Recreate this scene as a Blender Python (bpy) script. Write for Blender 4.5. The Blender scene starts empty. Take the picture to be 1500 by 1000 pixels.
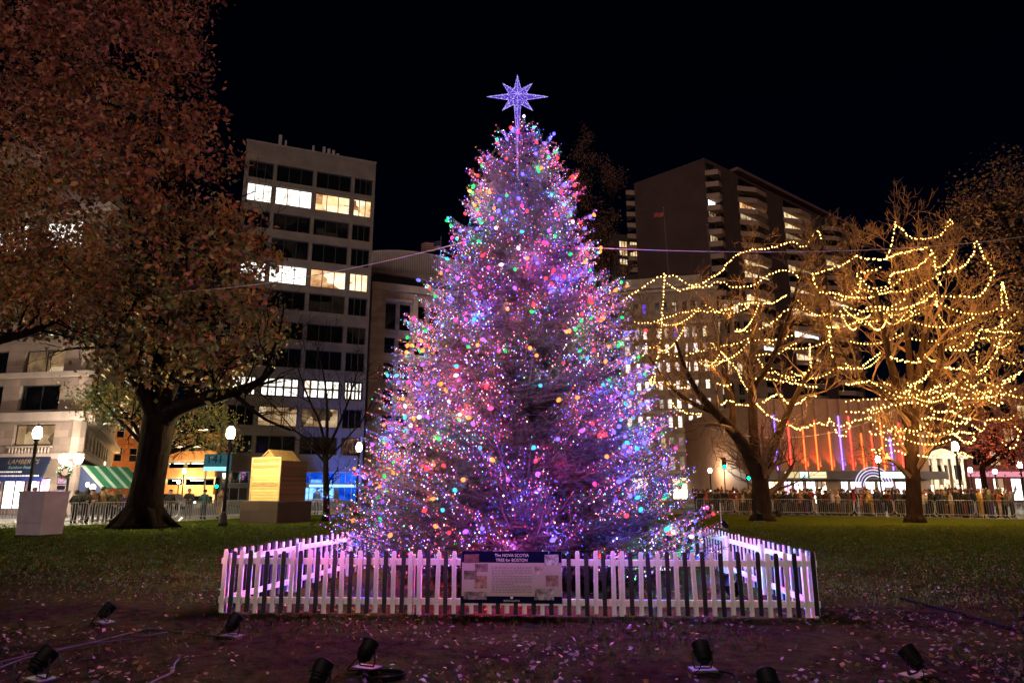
import bpy, bmesh, math, random
import numpy as np
from mathutils import Vector, Matrix

scene = bpy.context.scene
col = scene.collection
R = math.radians
rnd = random.Random(7)
nrg = np.random.default_rng(11)

# ------------------------------------------------------------------ camera and survey helpers
H, F, HOR = 1.7, 1000.0, 718.0
PIT = math.atan((HOR - 500.0) / F)
CP, SP = math.cos(PIT), math.sin(PIT)
cam = bpy.data.cameras.new('camera')
cam.lens, cam.sensor_width, cam.clip_end, cam.clip_start = 24.0, 36.0, 2000.0, 0.05
camo = bpy.data.objects.new('camera', cam)
col.objects.link(camo)
camo.location = (0, 0, H)
camo.rotation_euler = (math.pi / 2 + PIT, 0, 0)
scene.camera = camo

def ray(px, py):
    a, b = (px - 750.0) / F, (500.0 - py) / F
    return Vector((a, CP - b * SP, SP + b * CP))
def P(px, py, Y):
    d = ray(px, py); t = Y / d.y
    return Vector((d.x * t, Y, H + d.z * t))
def G(px, py, z=0.0):
    d = ray(px, py); t = (z - H) / d.z
    return Vector((d.x * t, d.y * t, z))
def PX(px, Y, z):
    return (px - 750.0) / F * (Y * CP + (z - H) * SP)
def ZP(py, Y):
    return P(750, py, Y).z
def PR(v):
    y, z = v[1], v[2] - H
    d = y * CP + z * SP
    return 750 + F * v[0] / d, 500 - F * (-y * SP + z * CP) / d

# ------------------------------------------------------------------ materials
MATS = {}
def nt(name):
    m = bpy.data.materials.new(name); m.use_nodes = True
    t = m.node_tree; t.nodes.clear()
    out = t.nodes.new('ShaderNodeOutputMaterial')
    MATS[name] = m
    return m, t, out
def mat(name, c, rough=0.65, var=0.25, scale=6.0, metal=0.0, bump=0.0, bscale=None, c2=None, spec=0.5, stretch=(1, 1, 1), emit=None, coat=0.0):
    if name in MATS: return MATS[name]
    m, t, out = nt(name)
    b = t.nodes.new('ShaderNodeBsdfPrincipled')
    tc = t.nodes.new('ShaderNodeTexCoord'); mp = t.nodes.new('ShaderNodeMapping')
    mp.inputs['Scale'].default_value = stretch
    t.links.new(tc.outputs['Object'], mp.inputs['Vector'])
    n = t.nodes.new('ShaderNodeTexNoise'); n.inputs['Scale'].default_value = scale; n.inputs['Detail'].default_value = 5
    t.links.new(mp.outputs[0], n.inputs['Vector'])
    r = t.nodes.new('ShaderNodeValToRGB')
    lo = [x * (1 - var) for x in c]; hi = [min(1, x * (1 + var)) for x in (c2 or c)]
    r.color_ramp.elements[0].position = 0.32; r.color_ramp.elements[1].position = 0.68
    r.color_ramp.elements[0].color = (*lo, 1); r.color_ramp.elements[1].color = (*hi, 1)
    t.links.new(n.outputs['Fac'], r.inputs[0]); t.links.new(r.outputs[0], b.inputs['Base Color'])
    b.inputs['Roughness'].default_value = rough; b.inputs['Metallic'].default_value = metal
    b.inputs['Specular IOR Level'].default_value = spec
    b.inputs['Coat Weight'].default_value = coat
    if emit:
        b.inputs['Emission Color'].default_value = (*emit[0], 1); b.inputs['Emission Strength'].default_value = emit[1]
    if bump:
        n2 = t.nodes.new('ShaderNodeTexNoise'); n2.inputs['Scale'].default_value = bscale or scale * 4; n2.inputs['Detail'].default_value = 6
        t.links.new(mp.outputs[0], n2.inputs['Vector'])
        bp = t.nodes.new('ShaderNodeBump'); bp.inputs['Strength'].default_value = bump; bp.inputs['Distance'].default_value = 0.05
        t.links.new(n2.outputs['Fac'], bp.inputs['Height']); t.links.new(bp.outputs[0], b.inputs['Normal'])
    t.links.new(b.outputs[0], out.inputs[0])
    return m
def glow(name, c, s, sampling='AUTO'):
    if name in MATS: return MATS[name]
    m, t, out = nt(name)
    e = t.nodes.new('ShaderNodeEmission'); e.inputs[0].default_value = (*c, 1); e.inputs[1].default_value = s
    t.links.new(e.outputs[0], out.inputs[0])
    m.cycles.emission_sampling = sampling
    return m
def interior(name, cols, s, scale=(0.5, 0.5, 0.7), detail=2.0, pos=None):
    """a lit room behind glass: patches of bright ceiling, shelves and people, different in each window"""
    m, t, out = nt(name)
    tc = t.nodes.new('ShaderNodeTexCoord'); oi = t.nodes.new('ShaderNodeObjectInfo')
    ad = t.nodes.new('ShaderNodeVectorMath'); ad.operation = 'ADD'
    mu = t.nodes.new('ShaderNodeMath'); mu.operation = 'MULTIPLY'; mu.inputs[1].default_value = 57.0
    t.links.new(oi.outputs['Random'], mu.inputs[0])
    mp = t.nodes.new('ShaderNodeMapping'); mp.inputs['Scale'].default_value = scale
    t.links.new(tc.outputs['Object'], ad.inputs[0]); t.links.new(mu.outputs[0], ad.inputs[1])
    t.links.new(ad.outputs[0], mp.inputs['Vector'])
    v = t.nodes.new('ShaderNodeTexVoronoi'); v.distance = 'CHEBYCHEV'; v.inputs['Scale'].default_value = 1.0
    t.links.new(mp.outputs[0], v.inputs['Vector'])
    n = t.nodes.new('ShaderNodeTexNoise'); n.inputs['Scale'].default_value = 2.2; n.inputs['Detail'].default_value = detail
    t.links.new(mp.outputs[0], n.inputs['Vector'])
    mx = t.nodes.new('ShaderNodeMix'); mx.data_type = 'RGBA'; mx.inputs[0].default_value = 0.45
    t.links.new(v.outputs['Color'], mx.inputs[6]); t.links.new(n.outputs['Color'], mx.inputs[7])
    bw = t.nodes.new('ShaderNodeRGBToBW'); t.links.new(mx.outputs[2], bw.inputs[0])
    r = t.nodes.new('ShaderNodeValToRGB'); el = r.color_ramp.elements
    k = len(cols)
    for i, c in enumerate(cols):
        p = pos[i] if pos else 0.28 + 0.44 * i / max(1, k - 1)
        e = el[i] if i < 2 else el.new(p)
        e.position = p; e.color = (*c, 1)
    t.links.new(bw.outputs[0], r.inputs[0])
    e = t.nodes.new('ShaderNodeEmission'); e.inputs[1].default_value = s
    t.links.new(r.outputs[0], e.inputs[0])
    g = t.nodes.new('ShaderNodeBsdfGlossy'); g.inputs['Roughness'].default_value = 0.05; g.inputs[0].default_value = (0.06, 0.06, 0.06, 1)
    a = t.nodes.new('ShaderNodeAddShader')
    t.links.new(e.outputs[0], a.inputs[0]); t.links.new(g.outputs[0], a.inputs[1])
    t.links.new(a.outputs[0], out.inputs[0])
    return m
def planks(name, c, size=0.14, gap=0.012, var=0.35, vertical=False):
    m, t, out = nt(name)
    b = t.nodes.new('ShaderNodeBsdfPrincipled'); b.inputs['Roughness'].default_value = 0.7
    tc = t.nodes.new('ShaderNodeTexCoord'); sx = t.nodes.new('ShaderNodeSeparateXYZ')
    t.links.new(tc.outputs['Object'], sx.inputs[0])
    d = t.nodes.new('ShaderNodeMath'); d.operation = 'DIVIDE'; d.inputs[1].default_value = size
    t.links.new(sx.outputs['X' if vertical else 'Z'], d.inputs[0])
    fl = t.nodes.new('ShaderNodeMath'); fl.operation = 'FLOOR'; t.links.new(d.outputs[0], fl.inputs[0])
    wn = t.nodes.new('ShaderNodeTexWhiteNoise'); wn.noise_dimensions = '1D'; t.links.new(fl.outputs[0], wn.inputs['W'])
    n = t.nodes.new('ShaderNodeTexNoise'); n.inputs['Scale'].default_value = 3.0; n.inputs['Detail'].default_value = 6
    mp = t.nodes.new('ShaderNodeMapping'); mp.inputs['Scale'].default_value = (0.7, 0.7, 9) if not vertical else (9, 9, .7)
    t.links.new(tc.outputs['Object'], mp.inputs[0]); t.links.new(mp.outputs[0], n.inputs['Vector'])
    av = t.nodes.new('ShaderNodeMath'); av.operation = 'ADD'; t.links.new(wn.outputs[0], av.inputs[0]); t.links.new(n.outputs['Fac'], av.inputs[1])
    r = t.nodes.new('ShaderNodeValToRGB'); r.color_ramp.elements[0].position = .3; r.color_ramp.elements[1].position = 1.0
    r.color_ramp.elements[0].color = (*[x * (1 - var) for x in c], 1); r.color_ramp.elements[1].color = (*[min(1, x * (1 + var)) for x in c], 1)
    hv = t.nodes.new('ShaderNodeMath'); hv.operation = 'MULTIPLY'; hv.inputs[1].default_value = .62
    t.links.new(av.outputs[0], hv.inputs[0]); t.links.new(hv.outputs[0], r.inputs[0])
    fr = t.nodes.new('ShaderNodeMath'); fr.operation = 'FRACT'; t.links.new(d.outputs[0], fr.inputs[0])
    lt = t.nodes.new('ShaderNodeMath'); lt.operation = 'GREATER_THAN'; lt.inputs[1].default_value = gap / size
    t.links.new(fr.outputs[0], lt.inputs[0])
    mx = t.nodes.new('ShaderNodeMix'); mx.data_type = 'RGBA'; mx.inputs[6].default_value = (.02, .014, .01, 1)
    t.links.new(lt.outputs[0], mx.inputs[0]); t.links.new(r.outputs[0], mx.inputs[7])
    t.links.new(mx.outputs[2], b.inputs['Base Color'])
    bp = t.nodes.new('ShaderNodeBump'); bp.inputs['Distance'].default_value = .02; bp.inputs['Strength'].default_value = .6
    t.links.new(lt.outputs[0], bp.inputs['Height']); t.links.new(bp.outputs[0], b.inputs['Normal'])
    t.links.new(b.outputs[0], out.inputs[0])
    return m
def masonry(name, c, mortar, w=1.2, h=0.5, var=0.2, rough=.85):
    m, t, out = nt(name)
    b = t.nodes.new('ShaderNodeBsdfPrincipled'); b.inputs['Roughness'].default_value = rough
    tc = t.nodes.new('ShaderNodeTexCoord'); sx = t.nodes.new('ShaderNodeSeparateXYZ'); cx = t.nodes.new('ShaderNodeCombineXYZ')
    ad = t.nodes.new('ShaderNodeMath'); ad.operation = 'ADD'
    t.links.new(tc.outputs['Object'], sx.inputs[0]); t.links.new(sx.outputs['X'], ad.inputs[0]); t.links.new(sx.outputs['Y'], ad.inputs[1])
    t.links.new(ad.outputs[0], cx.inputs['X']); t.links.new(sx.outputs['Z'], cx.inputs['Y'])
    br = t.nodes.new('ShaderNodeTexBrick'); br.inputs['Scale'].default_value = 1.0
    br.inputs['Brick Width'].default_value = w; br.inputs['Row Height'].default_value = h; br.inputs['Mortar Size'].default_value = .012
    br.inputs['Color1'].default_value = (*[x * (1 - var) for x in c], 1); br.inputs['Color2'].default_value = (*[min(1, x * (1 + var)) for x in c], 1)
    br.inputs['Mortar'].default_value = (*mortar, 1)
    t.links.new(cx.outputs[0], br.inputs['Vector'])
    n = t.nodes.new('ShaderNodeTexNoise'); n.inputs['Scale'].default_value = .6; n.inputs['Detail'].default_value = 6
    t.links.new(tc.outputs['Object'], n.inputs['Vector'])
    r = t.nodes.new('ShaderNodeMapRange'); r.inputs[1].default_value = .3; r.inputs[2].default_value = .7; r.inputs[3].default_value = .72; r.inputs[4].default_value = 1.1
    t.links.new(n.outputs['Fac'], r.inputs[0])
    mx = t.nodes.new('ShaderNodeMix'); mx.data_type = 'RGBA'; mx.blend_type = 'MULTIPLY'; mx.inputs[0].default_value = 1
    t.links.new(br.outputs['Color'], mx.inputs[6]); t.links.new(r.outputs[0], mx.inputs[7])
    t.links.new(mx.outputs[2], b.inputs['Base Color'])
    bp = t.nodes.new('ShaderNodeBump'); bp.inputs['Distance'].default_value = .02; bp.inputs['Strength'].default_value = .35; bp.invert = True
    t.links.new(br.outputs['Fac'], bp.inputs['Height']); t.links.new(bp.outputs[0], b.inputs['Normal'])
    t.links.new(b.outputs[0], out.inputs[0])
    return m

# ------------------------------------------------------------------ mesh builder
class MB:
    def __init__(s): s.v, s.f, s.m = [], [], []
    def add(s, vs, fs, mi=0):
        b = len(s.v); s.v += [tuple(v) for v in vs]; s.f += [tuple(b + i for i in f) for f in fs]; s.m += [mi] * len(fs)
    def box(s, x0, x1, y0, y1, z0, z1, mi=0, M=None):
        vs = [Vector(p) for p in ((x0, y0, z0), (x1, y0, z0), (x1, y1, z0), (x0, y1, z0), (x0, y0, z1), (x1, y0, z1), (x1, y1, z1), (x0, y1, z1))]
        if M is not None: vs = [M @ v for v in vs]
        s.add(vs, [(0, 3, 2, 1), (4, 5, 6, 7), (0, 1, 5, 4), (1, 2, 6, 5), (2, 3, 7, 6), (3, 0, 4, 7)], mi)
    def cbox(s, x0, x1, y0, y1, z0, z1, c=0.01, mi=0, M=None):
        """box with chamfered vertical and top edges (hull of three rectangles)"""
        def ring(z, k):
            return [(x0 + k + c, y0 + k, z), (x1 - k - c, y0 + k, z), (x1 - k, y0 + k + c, z), (x1 - k, y1 - k - c, z),
                    (x1 - k - c, y1 - k, z), (x0 + k + c, y1 - k, z), (x0 + k, y1 - k - c, z), (x0 + k, y0 + k + c, z)]
        vs = [Vector(p) for p in ring(z0, 0) + ring(z1 - c, 0) + ring(z1, c)]
        if M is not None: vs = [M @ v for v in vs]
        fs = [tuple(range(7, -1, -1)), tuple(range(16, 24))]
        for r in (0, 8):
            for i in range(8):
                j = (i + 1) % 8
                fs.append((r + i, r + j, r + 8 + j, r + 8 + i))
        s.add(vs, fs, mi)
    def tube(s, pts, r, n=6, mi=0, caps=True):
        pts = [Vector(p) for p in pts]
        rr = r if isinstance(r, (list, tuple)) else [r] * len(pts)
        b = len(s.v); k = len(pts); prev = None
        for i, p in enumerate(pts):
            d = (pts[min(i + 1, k - 1)] - pts[max(i - 1, 0)])
            d = d.normalized() if d.length > 1e-9 else Vector((0, 0, 1))
            if prev is None:
                u = d.orthogonal().normalized()
            else:
                u = prev - d * prev.dot(d)
                u = u.normalized() if u.length > 1e-6 else d.orthogonal().normalized()
            prev = u; w = d.cross(u)
            for j in range(n):
                a = 2 * math.pi * j / n
                s.v.append(tuple(p + (u * math.cos(a) + w * math.sin(a)) * rr[i]))
        for i in range(k - 1):
            for j in range(n):
                q = (j + 1) % n
                s.f.append((b + i * n + j, b + i * n + q, b + (i + 1) * n + q, b + (i + 1) * n + j)); s.m.append(mi)
        if caps:
            s.f.append(tuple(b + j for j in range(n - 1, -1, -1))); s.m.append(mi)
            s.f.append(tuple(b + (k - 1) * n + j for j in range(n))); s.m.append(mi)
    def lathe(s, prof, n=16, mi=0, M=None):
        b = len(s.v); k = len(prof)
        for (r, z) in prof:
            for j in range(n):
                a = 2 * math.pi * j / n
                v = Vector((r * math.cos(a), r * math.sin(a), z))
                s.v.append(tuple(M @ v if M is not None else v))
        for i in range(k - 1):
            for j in range(n):
                q = (j + 1) % n
                s.f.append((b + i * n + j, b + i * n + q, b + (i + 1) * n + q, b + (i + 1) * n + j)); s.m.append(mi)
        s.f.append(tuple(b + j for j in range(n - 1, -1, -1))); s.m.append(mi)
        s.f.append(tuple(b + (k - 1) * n + j for j in range(n))); s.m.append(mi)
    def prism(s, poly, y0, y1, mi=0, M=None):
        """poly in the xz plane, extruded along y"""
        n = len(poly)
        vs = [Vector((x, y0, z)) for x, z in poly] + [Vector((x, y1, z)) for x, z in poly]
        if M is not None: vs = [M @ v for v in vs]
        s.add(vs, [tuple(range(n)), tuple(range(2 * n - 1, n - 1, -1))] + [(i, i + n, (i + 1) % n + n, (i + 1) % n) for i in range(n)], mi)
    def ico(s, c, r, mi=0, sz=1.0, sub=False):
        c = Vector(c)
        vs = [(1, 0, 0), (-1, 0, 0), (0, 1, 0), (0, -1, 0), (0, 0, sz), (0, 0, -sz)]
        fs = [(0, 2, 4), (2, 1, 4), (1, 3, 4), (3, 0, 4), (2, 0, 5), (1, 2, 5), (3, 1, 5), (0, 3, 5)]
        s.add([c + Vector(v) * r for v in vs], fs, mi)
    def mesh(s, name, mats, smooth=False):
        me = bpy.data.meshes.new(name); me.from_pydata(s.v, [], s.f); me.update()
        for m in (mats if isinstance(mats, (list, tuple)) else [mats]): me.materials.append(m)
        if any(s.m): me.polygons.foreach_set('material_index', s.m)
        if smooth: me.polygons.foreach_set('use_smooth', [True] * len(me.polygons))
        return me
    def build(s, name, mats, parent=None, smooth=False, loc=None, rot=None):
        return put(name, s.mesh(name, mats, smooth), parent, loc, rot)
def put(name, me, parent=None, loc=None, rot=None):
    o = bpy.data.objects.new(name, me); col.objects.link(o)
    if parent is not None: o.parent = parent
    if loc is not None: o.location = loc
    if rot is not None: o.rotation_euler = rot
    return o
def tag(o, label=None, cat=None, group=None, kind=None):
    if label: o['label'] = label
    if cat: o['category'] = cat
    if group: o['group'] = group
    if kind: o['kind'] = kind
    return o
def thing(name, label, cat, loc=(0, 0, 0), rz=0.0, group=None):
    o = bpy.data.objects.new(name, None); col.objects.link(o)
    o.location = loc; o.rotation_euler = (0, 0, rz); o.empty_display_size = .2
    return tag(o, label, cat, group)
def copy_tree(o, parent=None):
    c = o.copy(); col.objects.link(c)
    if parent is not None: c.parent = parent
    for ch in o.children: copy_tree(ch, c)
    return c
def paint(o, m, i=0):
    o.material_slots[i].link = 'OBJECT'; o.material_slots[i].material = m
def npmesh(name, V, FA, mats, mi=None):
    """numpy mesh: V (n,3); FA (k,c) faces of equal size"""
    me = bpy.data.meshes.new(name)
    k, c = FA.shape
    me.vertices.add(len(V)); me.vertices.foreach_set('co', V.astype(np.float32).ravel())
    me.loops.add(k * c); me.loops.foreach_set('vertex_index', FA.astype(np.int32).ravel())
    me.polygons.add(k); me.polygons.foreach_set('loop_start', np.arange(0, k * c, c, dtype=np.int32))
    for m in mats: me.materials.append(m)
    if mi is not None: me.polygons.foreach_set('material_index', mi.astype(np.int32))
    me.update(calc_edges=True)
    return me
def text(name, s, size, m, parent, loc, rot=(math.pi / 2, 0, 0), align='CENTER', ext=0.002, sx=1.0):
    cu = bpy.data.curves.new(name, 'FONT'); cu.body = s; cu.size = size; cu.align_x = align; cu.align_y = 'CENTER'; cu.extrude = ext
    t = bpy.data.objects.new('t', cu); col.objects.link(t)
    bpy.context.view_layer.update()
    me = bpy.data.meshes.new_from_object(t.evaluated_get(bpy.context.evaluated_depsgraph_get()))
    bpy.data.objects.remove(t); bpy.data.curves.remove(cu)
    me.materials.clear(); me.materials.append(m)
    o = put(name, me, parent, loc, rot); o.scale = (sx, 1, 1)
    return o
def leafcards(C, size, jit=0.35, flat=0.0, aspect=1.9):
    """one folded-free rhombus leaf per centre, random orientation; flat -> lies towards horizontal"""
    n = len(C)
    a = nrg.normal(size=(n, 3)); a /= np.linalg.norm(a, axis=1)[:, None]
    nn = nrg.normal(size=(n, 3)); nn[:, 2] += flat; nn /= np.linalg.norm(nn, axis=1)[:, None]
    u = a - nn * (a * nn).sum(1)[:, None]; u /= np.linalg.norm(u, axis=1)[:, None] + 1e-9
    w = np.cross(nn, u)
    s = size * (1 + jit * nrg.uniform(-1, 1, n))[:, None]
    V = np.stack([C - u * s * .5, C + w * s * .5 / aspect + nn * s * .08, C + u * s * .5, C - w * s * .5 / aspect + nn * s * .08], 1).reshape(-1, 3)
    FA = np.arange(4 * n).reshape(n, 4)
    return V, FA
# ------------------------------------------------------------------ palette
m_white = mat('white_paint', (.72, .7, .67), .6, .2, 5, bump=.3, stretch=(5, 5, .5))
m_black = mat('black_paint', (.009, .01, .013), .55, .3, 9, bump=.15, spec=.25)
m_iron = mat('cast_iron', (.01, .01, .011), .6, .3, 8, spec=.25)
m_steel = mat('galvanised_steel', (.42, .43, .45), .38, .2, 12, metal=.85)
m_plastic = mat('black_plastic', (.005, .005, .006), .6, .3, 14, spec=.2)
m_rubber = mat('black_rubber', (.008, .008, .008), .9, .3, 14, spec=.05)
m_bark = mat('bark', (.055, .038, .026), .9, .55, 5, bump=1.0, bscale=14, stretch=(1, 1, .25))
m_twig = mat('twig_bark', (.022, .013, .008), .85, .35, 4, bump=.9, bscale=16, stretch=(1, 1, .3), spec=.05)
m_darkbark = mat('dark_bark', (.009, .006, .0045), 1.0, .5, 5, bump=1.0, bscale=12, stretch=(1, 1, .25), spec=.03)
m_glassdark = mat('dark_glass', (.004, .005, .007), .08, .2, .5, spec=.5)
m_frame = mat('window_frame_dark', (.02, .02, .022), .5, .2, 5)
m_framelight = mat('window_frame_light', (.4, .37, .33), .6, .2, 5)

# ------------------------------------------------------------------ sky: a clear black night
w = bpy.data.worlds.new('World'); scene.world = w; w.use_nodes = True
wt = w.node_tree; wt.nodes.clear()
wo = wt.nodes.new('ShaderNodeOutputWorld'); wb = wt.nodes.new('ShaderNodeBackground'); ws = wt.nodes.new('ShaderNodeTexSky')
ws.sky_type = 'NISHITA'; ws.sun_disc = False; ws.sun_elevation = R(1.0); ws.sun_rotation = R(205); ws.ozone_density = 5; ws.air_density = .5; ws.dust_density = .1
wb.inputs[1].default_value = 0.0018
wt.links.new(ws.outputs[0], wb.inputs[0]); wt.links.new(wb.outputs[0], wo.inputs[0])
# the glow of the city behind the camera: one weak, wide, slightly warm sun
su = bpy.data.lights.new('sun', 'SUN'); su.energy = .8; su.angle = R(10); su.color = (1, .74, .63)
so = bpy.data.objects.new('sun', su); col.objects.link(so)
so.rotation_euler = Vector((.3, .9, -.15)).to_track_quat('-Z', 'Y').to_euler()

# ------------------------------------------------------------------ ground
def ground_mat():
    m, t, out = nt('lawn_ground')
    b = t.nodes.new('ShaderNodeBsdfPrincipled'); b.inputs['Roughness'].default_value = 1; b.inputs['Specular IOR Level'].default_value = 0
    tc = t.nodes.new('ShaderNodeTexCoord'); sx = t.nodes.new('ShaderNodeSeparateXYZ'); t.links.new(tc.outputs['Object'], sx.inputs[0])
    def noise(sc, det=6, rough=.6):
        n = t.nodes.new('ShaderNodeTexNoise'); n.inputs['Scale'].default_value = sc; n.inputs['Detail'].default_value = det; n.inputs['Roughness'].default_value = rough
        t.links.new(tc.outputs['Object'], n.inputs['Vector']); return n
    def ramp(src, p0, c0, p1, c1):
        r = t.nodes.new('ShaderNodeValToRGB'); r.color_ramp.elements[0].position = p0; r.color_ramp.elements[1].position = p1
        r.color_ramp.elements[0].color = (*c0, 1); r.color_ramp.elements[1].color = (*c1, 1); t.links.new(src, r.inputs[0]); return r
    gr = ramp(noise(7).outputs['Fac'], .3, (.024, .038, .007), .7, (.085, .105, .018))
    di = ramp(noise(5).outputs['Fac'], .3, (.01, .0065, .005), .72, (.048, .032, .024))
    # worn earth round the fenced tree and towards the viewer, turf beyond
    mr = t.nodes.new('ShaderNodeMapRange'); mr.inputs[1].default_value = 10.5; mr.inputs[2].default_value = 19.0; mr.inputs[3].default_value = .16; mr.inputs[4].default_value = 1.0
    t.links.new(sx.outputs['Y'], mr.inputs[0])
    big = noise(.55, 5, .65)
    ad = t.nodes.new('ShaderNodeMath'); ad.operation = 'ADD'
    ms = t.nodes.new('ShaderNodeMapRange'); ms.inputs[1].default_value = .35; ms.inputs[2].default_value = .68; ms.inputs[3].default_value = -.25; ms.inputs[4].default_value = .5
    t.links.new(big.outputs['Fac'], ms.inputs[0]); t.links.new(mr.outputs[0], ad.inputs[0]); t.links.new(ms.outputs[0], ad.inputs[1])
    ad.use_clamp = True
    mx = t.nodes.new('ShaderNodeMix'); mx.data_type = 'RGBA'
    t.links.new(ad.outputs[0], mx.inputs[0]); t.links.new(di.outputs[0], mx.inputs[6]); t.links.new(gr.outputs[0], mx.inputs[7])
    t.links.new(mx.outputs[2], b.inputs['Base Color'])
    bp = t.nodes.new('ShaderNodeBump'); bp.inputs['Strength'].default_value = .9; bp.inputs['Distance'].default_value = .06
    t.links.new(noise(9, 8, .7).outputs['Fac'], bp.inputs['Height']); t.links.new(bp.outputs[0], b.inputs['Normal'])
    t.links.new(b.outputs[0], out.inputs[0])
    return m
edge_px = [(-700, 786), (0, 773), (240, 764), (470, 753), (750, 749), (1040, 753), (1250, 756), (1500, 760.5), (2300, 772)]
edge = [G(*p) for p in edge_px]
mb = MB(); mb.add([(-600, -60, -.03), (600, -60, -.03), (600, 900, -.03), (-600, 900, -.03)], [(0, 1, 2, 3)])
tag(mb.build('street', mat('asphalt', (.045, .043, .042), .75, .3, 3, bump=.3)), kind='structure')
vs, fs = [], []
for i, e in enumerate(edge):
    vs += [(e.x, e.y, 0), (e.x * (1.0 if abs(e.x) < 40 else 1.4), -8, 0)]
for i in range(len(edge) - 1): fs.append((2 * i, 2 * i + 1, 2 * i + 3, 2 * i + 2))
mb = MB(); mb.add(vs, fs); tag(mb.build('lawn', ground_mat()), kind='structure')
vs = []
for e in edge: vs += [(e.x, e.y + .03, .0), (e.x * 1.06, e.y + 13, 0)]
mb = MB(); mb.add(vs, [(2 * i, 2 * i + 2, 2 * i + 3, 2 * i + 1) for i in range(len(edge) - 1)])
n0 = len(vs)
mb.add([(vs[2 * i + 1][0], vs[2 * i + 1][1], z) for i in range(len(edge)) for z in (0, -.03)], [(2 * i, 2 * i + 2, 2 * i + 3, 2 * i + 1) for i in range(len(edge) - 1)])
tag(mb.build('pavement', mat('concrete_paving', (.2, .185, .165), .85, .2, 2.5, bump=.3)), kind='structure')

# ------------------------------------------------------------------ fallen leaves and grass
def edge_y(x):
    for a, b in zip(edge, edge[1:]):
        if a.x <= x <= b.x: return a.y + (b.y - a.y) * (x - a.x) / (b.x - a.x)
    return 30
def scatter(n, y0, y1, power):
    y = y0 * (y1 / y0) ** (nrg.uniform(0, 1, n) ** power)
    x = nrg.uniform(-.86, .86, n) * (y + 1.0)
    return x, y
def patchy(x, y, s=1.0):
    return (np.sin(x * 1.3 * s + 2 * np.sin(y * .9 * s)) + np.sin(y * 1.7 * s + 1.5 * np.sin(x * .7 * s + 1)) + np.sin((x + y) * .8 * s)) / 3
x, y = scatter(24000, 3.6, 33, 1.0)
keep = nrg.uniform(0, 1, len(x)) < np.clip(.36 + .95 * patchy(x, y, 1.3) + .25 * (x > 3.5) - .1 * (y > 16), .06, 1)
x, y = x[keep], y[keep]
C = np.stack([x, y, nrg.uniform(.012, .035, len(x))], 1)
V, FA = leafcards(C, .052, .65, flat=2.2, aspect=1.5)
V[:, 2] = np.maximum(V[:, 2], .006)
lm = [mat('leaf_tan', (.15, .1, .055), .7, .3, 30), mat('leaf_brown', (.07, .038, .02), .7, .4, 30), mat('leaf_yellow', (.24, .16, .035), .7, .3, 30), mat('leaf_pale', (.22, .17, .12), .65, .3, 30), mat('leaf_russet', (.13, .04, .018), .7, .3, 30)]
mi = nrg.choice(5, len(x), p=[.3, .3, .12, .16, .12])
tag(put('fallen_leaves', npmesh('fallen_leaves', V, FA, lm, mi)), 'dry autumn leaves strewn over the dark lawn in front of the fence', 'leaves', kind='stuff')
x, y = scatter(120000, 3.6, 36, .8)
dens = np.clip((y - 10) / 9, .05, 1) + .55 * patchy(x + 7, y - 3, .8) + .22 * (x > 4.5)
inside = (x > -4.0) & (x < 4.3) & (y > 10.2) & (y < 16.4)
keep = (nrg.uniform(.1, 1.0, len(x)) < dens) & ~inside
x, y = x[keep], y[keep]; n = len(x)
an = nrg.uniform(0, 2 * math.pi, n); hh = nrg.uniform(.025, .07, n); ww = .004 + y * .0006
B = np.stack([x, y, np.zeros(n)], 1)
dx = np.stack([np.cos(an), np.sin(an), np.zeros(n)], 1) * ww[:, None]
tip = B + np.stack([nrg.normal(0, .03, n), nrg.normal(0, .03, n), hh], 1)
V = np.stack([B - dx, B + dx, tip], 1).reshape(-1, 3)
tag(put('grass', npmesh('grass', V, np.arange(3 * n).reshape(n, 3), [mat('grass_blade', (.06, .115, .016), 1, .4, 2, spec=.05), mat('grass_dry', (.1, .085, .035), .8, .4, 2)], nrg.choice(2, n, p=[.78, .22]))), 'short trodden grass of the dark park lawn', 'grass', kind='stuff')
del x, y, B, dx, tip, V, FA

# ------------------------------------------------------------------ picket fence round the tree: ten sections
FL, FR = G(317, 898), G(1205, 906)
BR, BL = Vector((4.5, 16.6, 0)), Vector((-3.05, 16.9, 0))
PK_H = .865
def picket_mesh(m):
    mb = MB(); mb.prism([(-.029, .03), (.029, .03), (.03, PK_H - .03), (.02, PK_H), (-.02, PK_H), (-.03, PK_H - .03)], -.011, .011)
    me = mb.mesh('picket', m); return me
pk_w, pk_b = picket_mesh(m_white), picket_mesh(m_black)
def fence_section(A, B, label, flip, pitch=.1225):
    """pickets on the outside (right-hand side of A->B is outside when flip is 1), two rails and two posts inside"""
    d = B - A; L = d.length; rz = math.atan2(d.y, d.x)
    t = thing('picket_fence', label, 'fence', A, rz, 'sections of the black and white picket fence')
    s = -1 if flip else 1
    mb = MB(); mb.cbox(.0, L, min(.014 * -s, .05 * -s), max(.014 * -s, .05 * -s), .67, .755, .006); mb.build('rail', m_white, t)
    mb = MB(); mb.cbox(.0, L, min(.014 * -s, .05 * -s), max(.014 * -s, .05 * -s), .14, .225, .006); mb.build('rail', m_white, t)
    for xx in (.05, L - .05):
        mb = MB(); mb.cbox(xx - .03, xx + .03, min(.053 * -s, .11 * -s), max(.053 * -s, .11 * -s), 0, .81, .008); mb.build('post', m_white, t)
    n = int(round(L / pitch))
    for i in range(n):
        o = put('picket', pk_w if i % 2 == 0 else pk_b, t, ((i + .5) * L / n, 0, rnd.uniform(-.02, .012)), (0, rnd.gauss(0, .011), 0))
    return t
d = FR - FL
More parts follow.
